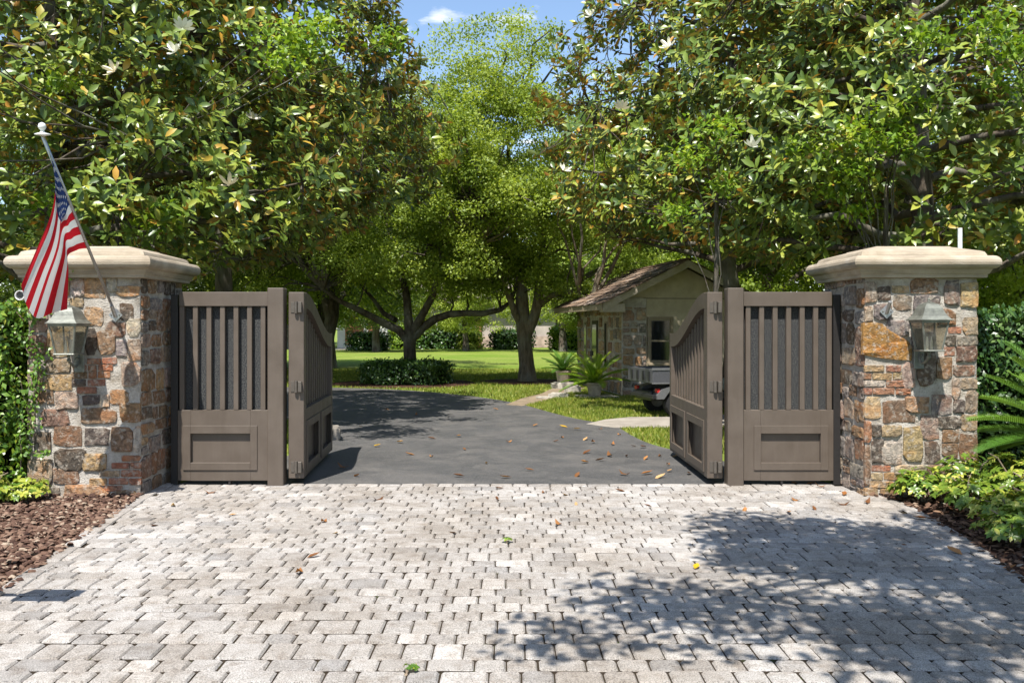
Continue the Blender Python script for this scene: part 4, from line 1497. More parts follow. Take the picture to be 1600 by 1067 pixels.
limbs2 = [
    ([(0, 0, -.1)] + pxpath([(823, 570), (820, 540), (818, 510), (816, 480), (815, 450), (814, 424)], OD, b2), [.30, .215, .20, .205, .19, .16, .12]),
    (pxpath([(822, 525), (834, 498), (841, 470), (844, 440), (846, 405), (850, 350), (852, 280)], OD, b2, [0, -.1, -.2, -.2, 0, .3, .6]), [.16, .15, .14, .125, .11, .08, .04]),
    (pxpath([(814, 505), (804, 488), (796, 465), (785, 440), (770, 412), (752, 380)], OD, b2, [0, -.2, -.4, -.7, -1, -1.4]), [.12, .095, .08, .065, .05, .03]),
    (pxpath([(814, 440), (806, 400), (800, 340), (796, 260), (792, 180)], OD, b2, [0, .2, .4, .5, .5]), [.13, .11, .09, .06, .03]),
    (pxpath([(840, 480), (862, 462), (885, 455), (905, 460), (925, 470)], OD, b2, [0, -.6, -1.2, -1.8, -2.2]), [.09, .08, .065, .05, .03]),
]
broad_tree('oak_tree', 'tall oak with pale bark left of the gatehouse', b2, limbs2,
           [(-.3, -1.7, 6.0, 2.9, 2.5, 2.2), (-.7, -1.2, 8.0, 1.7, 1.8, 1.6), (1.3, -1.6, 5.0, 2.4, 2.0, 1.5), (-1.3, -1.4, 4.7, 1.8, 1.8, 1.2), (-1.5, .3, 3.6, 1.8, 1.6, .9), (1.6, .3, 3.5, 2.2, 1.8, 1.1), (1.75, -1.4, 1.9, .55, .5, .8), (-1.7, -.8, 2.75, 1.3, 1.0, .5), (1.8, -.6, 2.6, 1.4, 1.2, .6)], 680, 115000, (.05, .10), .48, 'oak_leaf', 37, bark='bark_pale')
# a branch end hanging low beside the gatehouse belongs to the right oak's neighbour
b3 = (P(505, 590, 27).x, 27 + CAMY)
limbs3 = [
    ([(0, 0, -.1)] + pxpath([(508, 560), (512, 525), (520, 490), (522, 455)], 27, b3), [.3, .22, .2, .19, .17]),
    (pxpath([(522, 470), (500, 430), (470, 405), (430, 398), (390, 405), (350, 415)], 27, b3, [0, -1, -2, -3, -4, -5]), [.14, .125, .11, .1, .08, .04]),
    (pxpath([(522, 460), (540, 420), (552, 370), (556, 300)], 27, b3), [.14, .12, .09, .04]),
    (pxpath([(515, 500), (505, 455), (490, 410), (470, 340)], 27, b3), [.13, .11, .09, .04]),
    (pxpath([(470, 405), (450, 380), (420, 365), (390, 358)], 27, b3, [-2, -2.6, -3.3, -4]), [.09, .08, .06, .03]),
]
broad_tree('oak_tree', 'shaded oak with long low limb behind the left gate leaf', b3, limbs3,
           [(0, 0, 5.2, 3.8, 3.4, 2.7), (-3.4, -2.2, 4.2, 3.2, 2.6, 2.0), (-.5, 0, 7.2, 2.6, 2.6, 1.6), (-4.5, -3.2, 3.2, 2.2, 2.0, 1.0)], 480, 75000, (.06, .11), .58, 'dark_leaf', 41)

# big limb tree behind the right pillar
b4 = (P(1427, 500, 19).x, 19 + CAMY)
limbs4 = [
    ([(0, 0, -.1)] + pxpath([(1428, 430), (1426, 380), (1425, 320), (1424, 250), (1418, 150), (1405, 60), (1398, -40)], 19, b4), [.42, .34, .31, .30, .28, .25, .21, .14]),
    (pxpath([(1440, 400), (1470, 375), (1510, 352), (1555, 330), (1600, 308), (1660, 280)], 19, b4, [0, -.3, -.8, -1.4, -2, -2.6]), [.18, .165, .15, .135, .12, .07]),
    (pxpath([(1424, 380), (1380, 372), (1330, 372), (1270, 382), (1215, 395)], 19, b4, [0, -.3, -.6, -1, -1.4]), [.14, .12, .105, .085, .04]),
    (pxpath([(1420, 130), (1370, 90), (1310, 70), (1250, 60)], 19, b4, [0, -.3, -.6, -1]), [.14, .12, .1, .05]),
]
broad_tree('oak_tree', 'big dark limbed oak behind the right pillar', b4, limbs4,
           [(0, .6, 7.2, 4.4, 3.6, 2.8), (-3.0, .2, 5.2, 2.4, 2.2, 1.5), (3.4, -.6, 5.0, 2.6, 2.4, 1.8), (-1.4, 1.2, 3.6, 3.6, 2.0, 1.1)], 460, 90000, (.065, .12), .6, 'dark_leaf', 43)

# trees closing the view behind
bg_variants = []
for k, (mat, seed) in enumerate((('oak_leaf', 51), ('dark_leaf', 57), ('oak_leaf', 63))):
    r = random.Random(seed)
    limbs = [(bend((0, 0, -.1), (r.uniform(-.3, .3), 0, 5.5), 0, 5, r, .03), [.3, .22, .2, .17, .13, .07])]
    for q in range(7):
        a = q * 2.4
        limbs.append((bend((0, 0, 1.6 + q * .4), (math.cos(a) * 2.8, math.sin(a) * 2.8, 3.2 + q * .55), .05, 4, r, .08), [.12, .1, .08, .06, .03]))
    blobs = [(0, 0, 5.0, 3.6, 3.6, 3.0), (r.uniform(-1, 1), -.8, 2.9, 3.4, 3.2, 1.7), (r.uniform(-1, 1), .5, 7.2, 2.3, 2.3, 1.7)]
    bg_variants.append((mat, seed, limbs, blobs))
BG = [  # px, distance, scale, variant, label
    (60, 24, 1.05, 1, 'dark tree filling the left edge behind the magnolia'),
    (225, 30, 1.15, 0, 'tree far behind the flag pillar'),
    (370, 34, 1.1, 1, 'dark tree far behind the left gate panel'),
    (455, 62, 1.9, 2, 'far tree between the shaded oak and the left magnolia'),
    (560, 80, 2.1, 0, 'very distant tree behind the garage roof'),
    (700, 84, 2.4, 2, 'far pale tree seen between the two lawn oaks'),
    (930, 80, 2.2, 1, 'dark tree behind the gatehouse roof'),
    (1040, 40, 1.3, 0, 'tree rising behind the gatehouse ridge'),
    (1200, 31, 1.1, 2, 'pale green tree behind the right gate panel'),
    (1330, 35, 1.2, 1, 'dark tree behind the right magnolias'),
    (1480, 28, 1.0, 2, 'pale tree behind the upright white pipe'),
    (1610, 22, .95, 0, 'light green tree at the right edge above the hedge'),
    (1760, 26, 1.1, 1, 'tree beyond the right edge of the hedge'),
    (588, 55, .95, 1, 'low dark tree in front of the far garage'),
    (728, 57, .82, 2, 'small tree standing before the far house windows'),
    (512, 34, 1.25, 0, 'pale green tree standing behind the forked oak'),
    (880, 56, .95, 0, 'small tree before the far porch'),
    (965, 55, 1.0, 1, 'dark tree hiding the right end of the far porch'),
    (-120, 28, 1.1, 2, 'tree beyond the left edge of the ivy hedge'),
]
protos = {}
for px, d, sc_, k, lab in BG:
    x, y = (px - CX) / F * d, d + CAMY
    mat, seed, limbs, blobs = bg_variants[k]
    if k not in protos:
        t = broad_tree('background_tree', lab, (x, y), limbs, blobs, 330, 46000, (.08, .15), .62, mat, seed, group='trees closing the view', twigs=90)
        protos[k] = t
    else:
        t = copy_tree(protos[k])
        t['label'] = lab
    t.location = (x, y, 0)
    t.scale = (sc_,) * 3
    t.rotation_euler = (0, 0, (px * .37) % 6.28)

# tree standing right of the camera, shading the right half of the pavers
rsd = random.Random(77)
b5 = (6.1, -7.6)
limbs5 = [(bend((0, 0, -.1), (-.3, .2, 6.5), 0, 6, rsd, .03), [.26, .2, .18, .16, .14, .11, .07])]
for q in range(9):
    a = 2.6 + (q - 4) * .42
    limbs5.append((bend((0, 0, 2.8 + q * .35), (math.cos(a) * 4.6 * (.6 + .4 * (q % 2)), math.sin(a) * 2.0 + 1.6, 4.35 + (q % 3) * .2), .05, 5, rsd, .08), [.11, .09, .075, .06, .045, .02]))
SHADE_BLOBS = [(-4.9, 2.75, 4.35, 1.45, 1.1, .55), (-5.0, 1.0, 4.3, 1.6, 1.2, .55), (-3.3, 2.5, 4.5, 1.5, 1.2, .6), (-3.2, .7, 4.4, 1.6, 1.3, .6), (-1.9, 2.3, 4.7, 1.3, 1.3, .6), (-.4, -.6, 6.2, 2.4, 2.2, 1.0)]
broad_tree('shade_tree', 'leafy tree standing beside the camera, shading the pavers', b5, limbs5, SHADE_BLOBS, 330, 26000, (.08, .14), .42, 'oak_leaf', 81, shell=.2)


# light green saplings threaded through the magnolias
def sapling(label, base, clusters, seed, leaf=(.06, .10), n_per=230):
    r = random.Random(seed); rs = np.random.default_rng(seed)
    t = thing('sapling', label, 'tree', (base[0], base[1], 0), 0, 'bright saplings among the magnolias')
    wood = []
    top = Vector((0, 0, 3.2))
    wood.append((bend((0, 0, -.1), top, 0, 5, r, .03), [.05, .045, .04, .035, .03, .025]))
    pos = []; 
    for (px, py, d, rad) in clusters:
        c = P(px, py, d) - Vector((base[0], base[1], 0))
        st = Vector((0, 0, min(3.1, max(1.4, c.z - 1.4))))
        wood.append((bend(st, c, .05, 5, r, .06), [.010, .009, .008, .007, .006, .004]))
        for _ in range(int(n_per * rad / .35)):
            o_ = Vector((r.gauss(0, 1), r.gauss(0, 1), r.gauss(0, .55))) * rad * .55
            pos.append((c + o_)[:])
    pos = np.array(pos); n = len(pos)
    tree_wood(t, wood, 'bark')
    up = norm(np.array([0, -.25, 1.0]) + rs.normal(size=(n, 3)) * .4)
    Rm = frames(rs.normal(size=(n, 3)), up)
    me = scatter('foliage', MID_V, MID_F, pos, Rm, rs.uniform(*leaf, n) * 1.1, 'bright_leaf', rs.random(n))
    tag(ob('foliage', me, t), kind='stuff')
    return t


sapling('bright green sapling whose sprays show between the two right magnolias', (4.6, 2.4),
        [(1385, 190, 10.6, .34), (1420, 165, 10.4, .3), (1345, 215, 10.6, .28), (1290, 250, 10.9, .34), (1250, 235, 11.1, .24), (1335, 268, 10.7, .22), (1400, 225, 10.3, .26), (1310, 295, 11, .2), (1450, 60, 10, .24), (1340, 330, 11, .2)], 91)
sapling('bright green sapling showing above the right gate leaf', (2.75, 3.3), [(1120, 200, 11.6, .3), (1080, 245, 11.8, .3), (1060, 330, 11.9, .26), (1130, 290, 11.8, .22)], 92)
sapling('bright green sapling high at the right edge', (6.3, 1.4), [(1575, 75, 9.6, .3), (1545, 35, 9.6, .25), (1590, 130, 9.8, .25)], 94)
sapling('bright green sapling showing through the left magnolias', (-4.9, 2.9),
        [(455, 50, 10.4, .36), (480, 75, 10.6, .3), (440, 95, 10.3, .26), (505, 40, 10.8, .24), (60, 320, 10.2, .26), (110, 300, 10.6, .18), (260, 330, 10.5, .22), (235, 345, 10.6, .2), (90, 130, 10.2, .22), (605, 60, 12.2, .28)], 93)


# ------------------------------------------------------------------ hedges, ivy, shrubs
def hedge(name, label, cat, box, n, size, mat, seed, rough=.07, faces=('front', 'top', 'left', 'right'), tv=SMALL_V, tf=SMALL_F, core='dark_core', rounded=0.0):
    rs = np.random.default_rng(seed)
    x0, x1, y0, y1, z0, z1 = box
    c = Vector(((x0 + x1) / 2, (y0 + y1) / 2, 0))
    t = thing(name, label, cat, c)
    hx, hy = (x1 - x0) / 2, (y1 - y0) / 2
    areas = {'front': hx * (z1 - z0), 'back': hx * (z1 - z0), 'left': hy * (z1 - z0), 'right': hy * (z1 - z0), 'top': hx * hy * 2}
    tot = sum(areas[f] for f in faces)
    Ps, Ns = [], []
    for f in faces:
        k = int(n * areas[f] / tot)
        a, b = rs.uniform(-1, 1, k), rs.random(k)
        if f in ('front', 'back'):
            sg = -1 if f == 'front' else 1
            p = np.stack([a * hx, np.full(k, sg * hy), z0 + b * (z1 - z0)], 1); nn = np.tile([0, sg, .25], (k, 1))
        elif f in ('left', 'right'):
            sg = -1 if f == 'left' else 1
            p = np.stack([np.full(k, sg * hx), a * hy, z0 + b * (z1 - z0)], 1); nn = np.tile([sg, 0, .25], (k, 1))
        else:
            p = np.stack([a * hx, (b * 2 - 1) * hy, np.full(k, z1)], 1); nn = np.tile([0, 0, 1.0], (k, 1))
        Ps.append(p); Ns.append(nn)
    p = np.concatenate(Ps); nn = np.concatenate(Ns).astype(float)
    if rounded > 0:                       # superellipse plan
        ang = np.arctan2(p[:, 1] / hy, p[:, 0] / hx)
        m = np.maximum(np.abs(p[:, 0] / hx), np.abs(p[:, 1] / hy))
        k = m / np.maximum(1e-6, np.hypot(p[:, 0] / hx, p[:, 1] / hy))
        p[:, :2] *= (1 - rounded + rounded * k)[:, None]
    lump = np.sin(p[:, 0] * 5.1 + p[:, 2] * 3.7) * np.cos(p[:, 2] * 6.3 - p[:, 1] * 4.1 + p[:, 0] * 2) * rough
    p += norm(nn) * (lump + rs.normal(0, rough * .55, len(p)))[:, None]
    up = norm(nn + np.array([0, 0, .45]) + rs.normal(size=p.shape) * .5)
    Rm = frames(rs.normal(size=p.shape) - np.array([0, 0, .8]), up)
    me = scatter('foliage', tv, tf, p, Rm, rs.uniform(size[0], size[1], len(p)), mat)
    tag(ob('foliage', me, t), kind='stuff')
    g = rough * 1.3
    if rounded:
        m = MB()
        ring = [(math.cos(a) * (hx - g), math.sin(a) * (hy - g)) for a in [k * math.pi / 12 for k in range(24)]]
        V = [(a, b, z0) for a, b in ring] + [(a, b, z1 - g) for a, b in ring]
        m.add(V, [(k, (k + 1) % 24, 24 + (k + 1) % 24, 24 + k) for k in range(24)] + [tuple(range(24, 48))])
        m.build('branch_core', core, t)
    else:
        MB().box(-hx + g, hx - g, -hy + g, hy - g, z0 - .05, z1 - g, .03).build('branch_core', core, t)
    return t


hedge('ivy_hedge', 'ivy covered hedge at the left edge beside the flag pillar', 'hedge', (-7.2, -4.36, -.70, .2, 0, 1.66), 15000, (.05, .085), 'ivy_leaf', 101, .06, ('front', 'top', 'right'), MID_V, MID_F)
hedge('clipped_hedge', 'tall dark clipped hedge right of the right pillar', 'hedge', (4.22, 8.2, -.25, .65, 0, 1.62), 17000, (.045, .075), 'hedge_leaf', 103, .055, ('front', 'top', 'left'), MID_V, MID_F)
hedge('clipped_hedge', 'low round clipped hedge around the forked oak trunk', 'hedge', (b1[0] - 1.12, b1[0] + 1.17, 14.9, 16.9, 0, .49), 8000, (.05, .09), 'hedge_leaf', 105, .09, ('front', 'top', 'left', 'right', 'back'), rounded=1.0)


def vine():
    rs = np.random.default_rng(111); r = random.Random(111)
    t = thing('climbing_vine', 'yellow green ivy sprigs creeping over the flag pillar face', 'vine', (-4.2, PF - .03, .0))
    paths = [[(12, 470), (40, 500), (62, 495), (78, 478)], [(20, 520), (50, 530), (70, 545), (62, 575), (54, 600), (58, 640), (50, 670)], [(72, 545), (60, 570), (66, 590), (52, 625)],
             [(30, 700), (48, 705), (66, 708), (76, 706)], [(10, 640), (38, 655), (46, 690)], [(8, 560), (34, 590), (44, 640)], [(30, 480), (55, 490), (80, 485), (84, 480)], [(5, 500), (36, 530), (52, 560)],
             [(20, 735), (36, 760), (42, 790)], [(14, 590), (30, 640), (36, 700), (34, 760)], [(108, 438), (112, 430), (104, 434)]]
    pos = []
    m = MB()
    for pth in paths:
        pts = [Vector(((px - CX) / PSC + 4.2, -.008, CAMZ - (py - CY) / PSC)) for px, py in pth]
        MB().tube(pts, .004, 4, False).build('stem', 'twig', t)
        for a, b in zip(pts[:-1], pts[1:]):
            for _ in range(int((b - a).length / .0062)):
                p = a.lerp(b, r.random())
                pos.append((p.x + r.gauss(0, .035), -abs(r.gauss(.02, .018)), p.z + r.gauss(0, .025)))
    pos = np.array(pos); n = len(pos)
    up = norm(np.array([0, -1.0, .5]) + rs.normal(size=(n, 3)) * .4)
    me = scatter('foliage', MID_V, MID_F, pos, frames(rs.normal(size=(n, 3)) - [0, 0, .5], up), rs.uniform(.03, .055, n), 'ivy_leaf', np.clip(rs.random(n) * .6 + .4, 0, 1))
    tag(ob('foliage', me, t), kind='stuff')


vine()


def shrub(name, label, c, rad, h, n_wh, seed, mat='variegated_leaf', leaf=(.038, .066), group=None, stems=9, droop=0.15):
    rs = np.random.default_rng(seed); r = random.Random(seed)
    t = thing(name, label, 'shrub', (c[0], c[1], 0), 0, group)
    tips = []
    for k in range(stems):
        a = k * 2.4 + r.uniform(-.3, .3); q = r.uniform(.3, .9)
        e = Vector((math.cos(a) * rad * q, math.sin(a) * rad * q, h * r.uniform(.5, .85)))
        pth = bend((r.uniform(-.04, .04), r.uniform(-.04, .04), -.02), e, .1, 5, r, .1)
        MB().tube(pth, [.011, .010, .009, .007, .006, .004], 5, False).build('stem', 'twig', t)
        tips += pth[2:]
    dirs = norm(rs.normal(size=(n_wh, 3))); dirs[:, 2] = np.abs(dirs[:, 2]) * .9 - .1
    q = rs.uniform(.55, 1.0, n_wh)
    pos = dirs * q[:, None] * np.array([rad, rad, h * .62]) + np.array([0, 0, h * .36])
    pos[:, 2] = np.maximum(pos[:, 2], .03)
    ax = norm(dirs + np.array([0, 0, .9]) + rs.normal(size=(n_wh, 3)) * .25)
    k = 7
    A = np.repeat(ax, k, 0)
    ph = np.tile(np.arange(k) * 2 * np.pi / k, n_wh) + np.repeat(rs.uniform(0, 6, n_wh), k)
    e1 = norm(np.cross(A, rs.normal(size=(n_wh, 3)).repeat(k, 0))); e2 = np.cross(A, e1)
    perp = e1 * np.cos(ph)[:, None] + e2 * np.sin(ph)[:, None]
    th = 1.35 + rs.normal(0, .15, n_wh * k)
    ld = A * np.cos(th)[:, None] + perp * np.sin(th)[:, None]
    ld[:, 2] -= droop
    ln = A * np.sin(th)[:, None] - perp * np.cos(th)[:, None]
    var = np.clip(.55 * np.repeat(rs.random(n_wh), k) + .45 * rs.random(n_wh * k) + np.repeat(np.clip(pos[:, 2] / h - .5, -.3, .3), k) * .5, 0, 1)
    me = scatter('foliage', np.array(BIG_V) * [1.35, 1, 1], BIG_F, np.repeat(pos, k, 0), frames(ld, ln), rs.uniform(leaf[0], leaf[1], n_wh * k), mat, var, True)
    tag(ob('foliage', me, t), kind='stuff')
    return t


SH = [((3.56, -.84), .26, .34, 75, 'variegated shrub touching the foot of the right pillar'),
      ((3.88, -.92), .26, .52, 80, 'tall variegated shrub in front of the right pillar'),
      ((3.74, -1.35), .28, .34, 85, 'low sprawling variegated shrub in the middle of the right bed'),
      ((3.50, -2.42), .26, .30, 85, 'variegated shrub nearest the right edge of the pavers'),
      ((4.25, -1.15), .34, .56, 100, 'tall variegated shrub below the sago palm'),
      ((3.72, -1.92), .27, .34, 80, 'variegated shrub between the middle and nearest shrubs of the right bed'),
      ((4.1, -1.85), .34, .5, 80, 'variegated shrub cut off by the right edge')]
for k, (c, rad, h, n, lab) in enumerate(SH):
    shrub('variegated_shrub', lab, c, rad, h, int(n * 1.35), 200 + k, group='variegated shrubs in the right bed')
SHL = [((-4.10, -.86), .20, .24, 55, 'small yellow green shrub at the foot of the flag pillar'),
       ((-4.42, -1.02), .26, .34, 70, 'yellow green shrub at the left edge below the ivy'),
       ((-4.9, -1.2), .3, .4, 60, 'yellow green shrub beyond the left edge')]
for k, (c, rad, h, n, lab) in enumerate(SHL):
    shrub('variegated_shrub', lab, c, rad, h, int(n * 1.7), 230 + k, leaf=(.04, .065), group='yellow green shrubs in the left bed')


def cycad(name, label, cat, base, z0, n_fr, length, seed, mat, trunk=(.14, .5), droop=.5, el=(.15, 1.1), group=None, leaflet=.13, npair=34, az0=0, lw=1.0):
    rs = np.random.default_rng(seed); r = random.Random(seed)
    t = thing(name, label, cat, (base[0], base[1], 0), 0, group)
    if trunk:
        MB().lathe([(trunk[0] * .95, -.03), (trunk[0], z0 * .4), (trunk[0] * .9, z0 * .8), (trunk[0] * .5, z0 + .03), (.01, z0 + .06)], (0, 0, 0), 12).build('trunk', 'bark', t)
    for k in range(n_fr):
        a = az0 + k * 2.399 + r.uniform(-.15, .15)
        e0 = el[1] - (el[1] - el[0]) * (k / max(1, n_fr - 1)) + r.uniform(-.08, .08)
        L = length * r.uniform(.85, 1.1)
        p = Vector((0, 0, z0)); pts = [p.copy()]; dirs = []
        ns = 14
        for q in range(ns):
            e = e0 - droop * (q / ns) ** 1.2
            d = Vector((math.cos(a) * math.cos(e), math.sin(a) * math.cos(e), math.sin(e)))
            p = p + d * (L / ns); pts.append(p.copy()); dirs.append(d)
        m = MB().tube(pts, [.010 * (1 - .8 * q / ns) for q in range(ns + 1)], 5, False)
        V = []; Fc = []
        for q in range(npair):
            f = .12 + .86 * q / npair
            x = f * ns; i = min(int(x), ns - 1); b = x - i
            c = pts[i].lerp(pts[i + 1], b); d = dirs[i]
            sd = d.cross(Vector((0, 0, 1))).normalized(); up = sd.cross(d).normalized()
            ll = leaflet * (math.sin(math.pi * min(1, f * .9 + .1)) ** .6 + .15) * r.uniform(.9, 1.1)
            w = (.0075 * (length / .9) + .003) * lw
            for s in (-1, 1):
                tip = c + (sd * s * .82 + d * .55 + up * .28) * ll
                n0 = len(V)
                mid = c.lerp(tip, .5) + up * .012
                V += [c - d * w, c + d * w, mid + d * w, mid - d * w, tip]
                Fc += [(n0, n0 + 1, n0 + 2, n0 + 3), (n0 + 3, n0 + 2, n0 + 4)]
        m.add(V, Fc)
        m.build('frond', mat, t)
    return t


cycad('sago_palm', 'sago palm fronds reaching in from the right edge beside the pillar', 'palm', (4.86, -1.0), .52, 28, .98, 301, 'palm_leaf', (.13, .5), .55, (.05, 1.15), leaflet=.17, npair=54, lw=.5)

# ------------------------------------------------------------------ gatehouse
GH = thing('gatehouse', 'small gatehouse with stone corner and brown shake roof behind the right gate leaf', 'building', (2.55, 11.2, 0), R(8))
W_, D_, EZ, PITCH = 2.64, 4.6, 2.06, .5
rx = W_ / 2
rz = 2.86


def roof_z(x): return rz - abs(x - rx) * PITCH


MB().prism([(0.02, 0), (.48, 0), (.48, .0), (W_, 0), (W_, roof_z(W_) - .05), (rx, rz - .05), (0.02, roof_z(0) - .05)], 0.04, .20).build('front_wall', 'stucco', GH)
MB().box(.12, W_, .0345, .0395, 2.10, 2.115, 0).build('trim_line', 'door_dark', GH)
MB().box(.0, .16, .2005, D_, 0, roof_z(0) - .06, 0).build('left_wall', 'mortar', GH)
MB().box(W_ - .16, W_, .2005, D_ - .1605, 0, roof_z(W_) - .06, 0).build('right_wall', 'stucco', GH)
MB().prism([(.1605, 0), (W_, 0), (W_, roof_z(W_) - .06), (rx, rz - .06), (.1605, roof_z(.16) - .06)], D_ - .16, D_).build('back_wall', 'stucco', GH)
rgh = random.Random(404)
MB().box(-.045, .50, -.01, .039, 0, roof_z(.0) - .075, .01).build('corner_pier', 'mortar', GH)
auto_stones(GH, -.05, .50, .0, 1.94, lambda u, v, n: (u, -.01 - n, v), 'wpgwytwp', rgh, (.15, .3), (.16, .34), .035, .014)


def openings(b):
    for (a, c, z0, z1) in ((2.3, 2.95, 0, 1.65), (1.42, 1.68, .45, 1.62), (3.5, 3.78, .45, 1.62)):
        if b[0] < c and b[2] > a and b[1] < z1 and b[3] > z0: return True
    return False


auto_stones(GH, .06, D_, .0, 1.94, lambda u, v, n: (-n, u, v), 'wytpgbwy', rgh, (.16, .3), (.18, .38), .03, .014, openings)
# window in the stucco wall
wx0, wx1, wz0, wz1 = .58, 1.06, .72, 1.66
w_ = MB().box(wx0, wx1, .028, .0395, wz0, wz1, 0).build('window', 'trim_tan', GH)
MB().box(wx0 + .04, wx1 - .04, .020, .0279, wz0 + .05, (wz0 + wz1) / 2 - .02, 0).build('pane', 'window_glass', w_)
MB().box(wx0 + .04, wx1 - .04, .020, .0279, (wz0 + wz1) / 2 + .02, wz1 - .04, 0).build('pane', 'window_glass', w_)
MB().box(wx0 - .05, wx1 + .05, -.03, .0395, wz0 - .06, wz0 - .001, .004).build('sill', 'trim_tan', w_)
for bx_ in ((wx0 - .045, wx0 - .0005, wz0, wz1 + .05), (wx1 + .0005, wx1 + .045, wz0, wz1 + .05), (wx0, wx1, wz1 + .0005, wz1 + .05)):
    MB().box(bx_[0], bx_[1], .005, .0394, bx_[2], bx_[3], .002).build('frame', 'trim_tan', w_)
dr = MB().box(-.022, -.002, 2.32, 2.93, 0, 1.64, .003).build('door', 'door_dark', GH)
MB().box(-.03, -.0221, 2.42, 2.83, .7, 1.55, 0).build('pane', 'window_glass', dr)
MB().box(-.07, -.031, 2.86, 2.89, .78, .90, .004).build('handle', 'hinge_metal', dr)
for a, c in ((1.43, 1.67), (3.51, 3.77)):
    sw = MB().box(-.018, -.002, a, c, .46, 1.61, .002).build('window', 'trim_tan', GH)
    MB().box(-.024, -.0181, a + .04, c - .04, .50, 1.57, 0).build('pane', 'window_glass', sw)
# roof: boards under shingles, fascia
ovl, ovf = .55, .34
ex0, ex1 = -ovl, W_ + ovl


def slab(xa, xb, y0, y1, th, up=0.0):
    V = []
    for x in (xa, xb):
        for y in (y0, y1):
            for dz in (0, th): V.append((x, y, roof_z(x) + dz + up))
    return V, [(0, 2, 3, 1), (4, 5, 7, 6), (0, 1, 5, 4), (2, 6, 7, 3), (1, 3, 7, 5), (0, 4, 6, 2)]


MB().add(*slab(ex0, rx, -ovf, D_ + ovf, .06)).build('roof_deck', 'trim_tan', GH)
MB().add(*slab(rx, ex1, -ovf, D_ + ovf, .06)).build('roof_deck', 'trim_tan', GH)
for xa, xb in ((ex0, rx), (rx, ex1)):
    V = []
    for x in (xa, xb):
        for y in (-ovf - .03, -ovf - .001):
            for dz in (-.10, .055): V.append((x, y, roof_z(x) + dz))
    MB().add(V, [(0, 2, 3, 1), (4, 5, 7, 6), (0, 1, 5, 4), (2, 6, 7, 3), (1, 3, 7, 5), (0, 4, 6, 2)]).build('fascia', 'trim_pale', GH)
MB().box(ex0 - .025, ex0 - .001, -ovf, D_ + ovf, roof_z(ex0) - .08, roof_z(ex0) + .05, .003).build('eave_board', 'trim_tan', GH)
MB().box(ex0 + .001, -.06, -ovf + .002, -.02, roof_z(ex0) - .12, roof_z(ex0) + .055, .004).build('eave_return', 'trim_pale', GH)
rows = 10
Ls = rx - ex0
slope = math.atan(PITCH)
ex_len = (Ls + .04) / math.cos(slope) / rows
shm = []
for k in range(4):
    r = random.Random(k)
    w, l, th = .235, ex_len * 1.35, .018
    V = [(0, -w / 2, 0), (l, -w / 2, 0), (l, w / 2, 0), (r.uniform(-.02, .02), w / 2, 0), (0, -w / 2, th), (l, -w / 2, th * .4), (l, w / 2, th * .4), (r.uniform(-.02, .02), w / 2, th)]
    shm.append(mesh_py('shingle', V, [(3, 2, 1, 0), (4, 5, 6, 7), (0, 1, 5, 4), (1, 2, 6, 5), (2, 3, 7, 6), (3, 0, 4, 7)], 'shingle'))
wid = .2
ncol = int((D_ + 2 * ovf) / .245)
cnt = 0
rV, rF = [], []
for side_ in (-1, 1):
    for i in range(rows):
        xx = (ex0 - .04) + (Ls + .04) * i / rows
        x = xx if side_ < 0 else 2 * rx - xx
        for j in range(ncol + 1):
            y = -ovf + (j + (.5 if i % 2 else 0)) * .245 + rgh.uniform(-.015, .015)
            if y > D_ + ovf: continue
            m4 = Matrix.Translation((x, y, roof_z(xx) + .066 + .003 * (i % 2) + rgh.uniform(0, .004))) @ Matrix.Rotation(0 if side_ < 0 else math.pi, 4, 'Z') @ Matrix.Rotation(-slope + .035, 4, 'Y') @ Matrix.Rotation(rgh.gauss(0, .02), 4, 'Z')
            me = shm[rgh.randrange(4)]
            if side_ < 0:
                o = ob('shingle', me, GH); o.matrix_local = m4; cnt += 1
            else:
                n0 = len(rV)
                rV += [(m4 @ v.co)[:] for v in me.vertices]; rF += [tuple(n0 + q for q in p.vertices) for p in me.polygons]
tag(ob('shingle_field', mesh_py('shingle_field', rV, rF, 'shingle'), GH), 'brown shakes on the far roof slope', kind='stuff')
MB().add(*slab(rx - .09, rx, -ovf, D_ + ovf, .015, .10)).add(*slab(rx, rx + .09, -ovf, D_ + ovf, .015, .10)).build('ridge_cap', 'shingle', GH)
fl = thing('floodlight', 'white twin floodlight under the left eave of the gatehouse', 'light', tuple(GH.matrix_basis @ Vector((-.2, -.06, 1.93))) , R(8))
MB().box(-.05, .05, -.02, .04, -.0, .05, .006).build('box', 'white_plastic', fl)
for s in (-1, 1):
    MB().lathe([(.02, -.02), (.045, .03), (.05, .1), (.045, .105)], (s * .1, -.02, -.02), 12, 'y').build('lamp_head', 'white_plastic', fl)

# pots with cycads on stone steps, rocks
def pot(label, c, r, h, z=0.0):
    t = thing('plant_pot', label, 'pot', (c[0], c[1], z))
    MB().lathe([(r * .72, 0), (r * .8, h * .3), (r * .93, h * .8), (r * 1.03, h * .86), (r * 1.03, h), (r * .88, h), (r * .86, h * .9), (.02, h * .9)], (0, 0, 0), 20).build('bowl', 'terracotta', t)
    MB().lathe([(r * .85, h * .905), (.01, h * .93)], (0, 0, 0), 14).build('soil', 'soil', t)
    return t


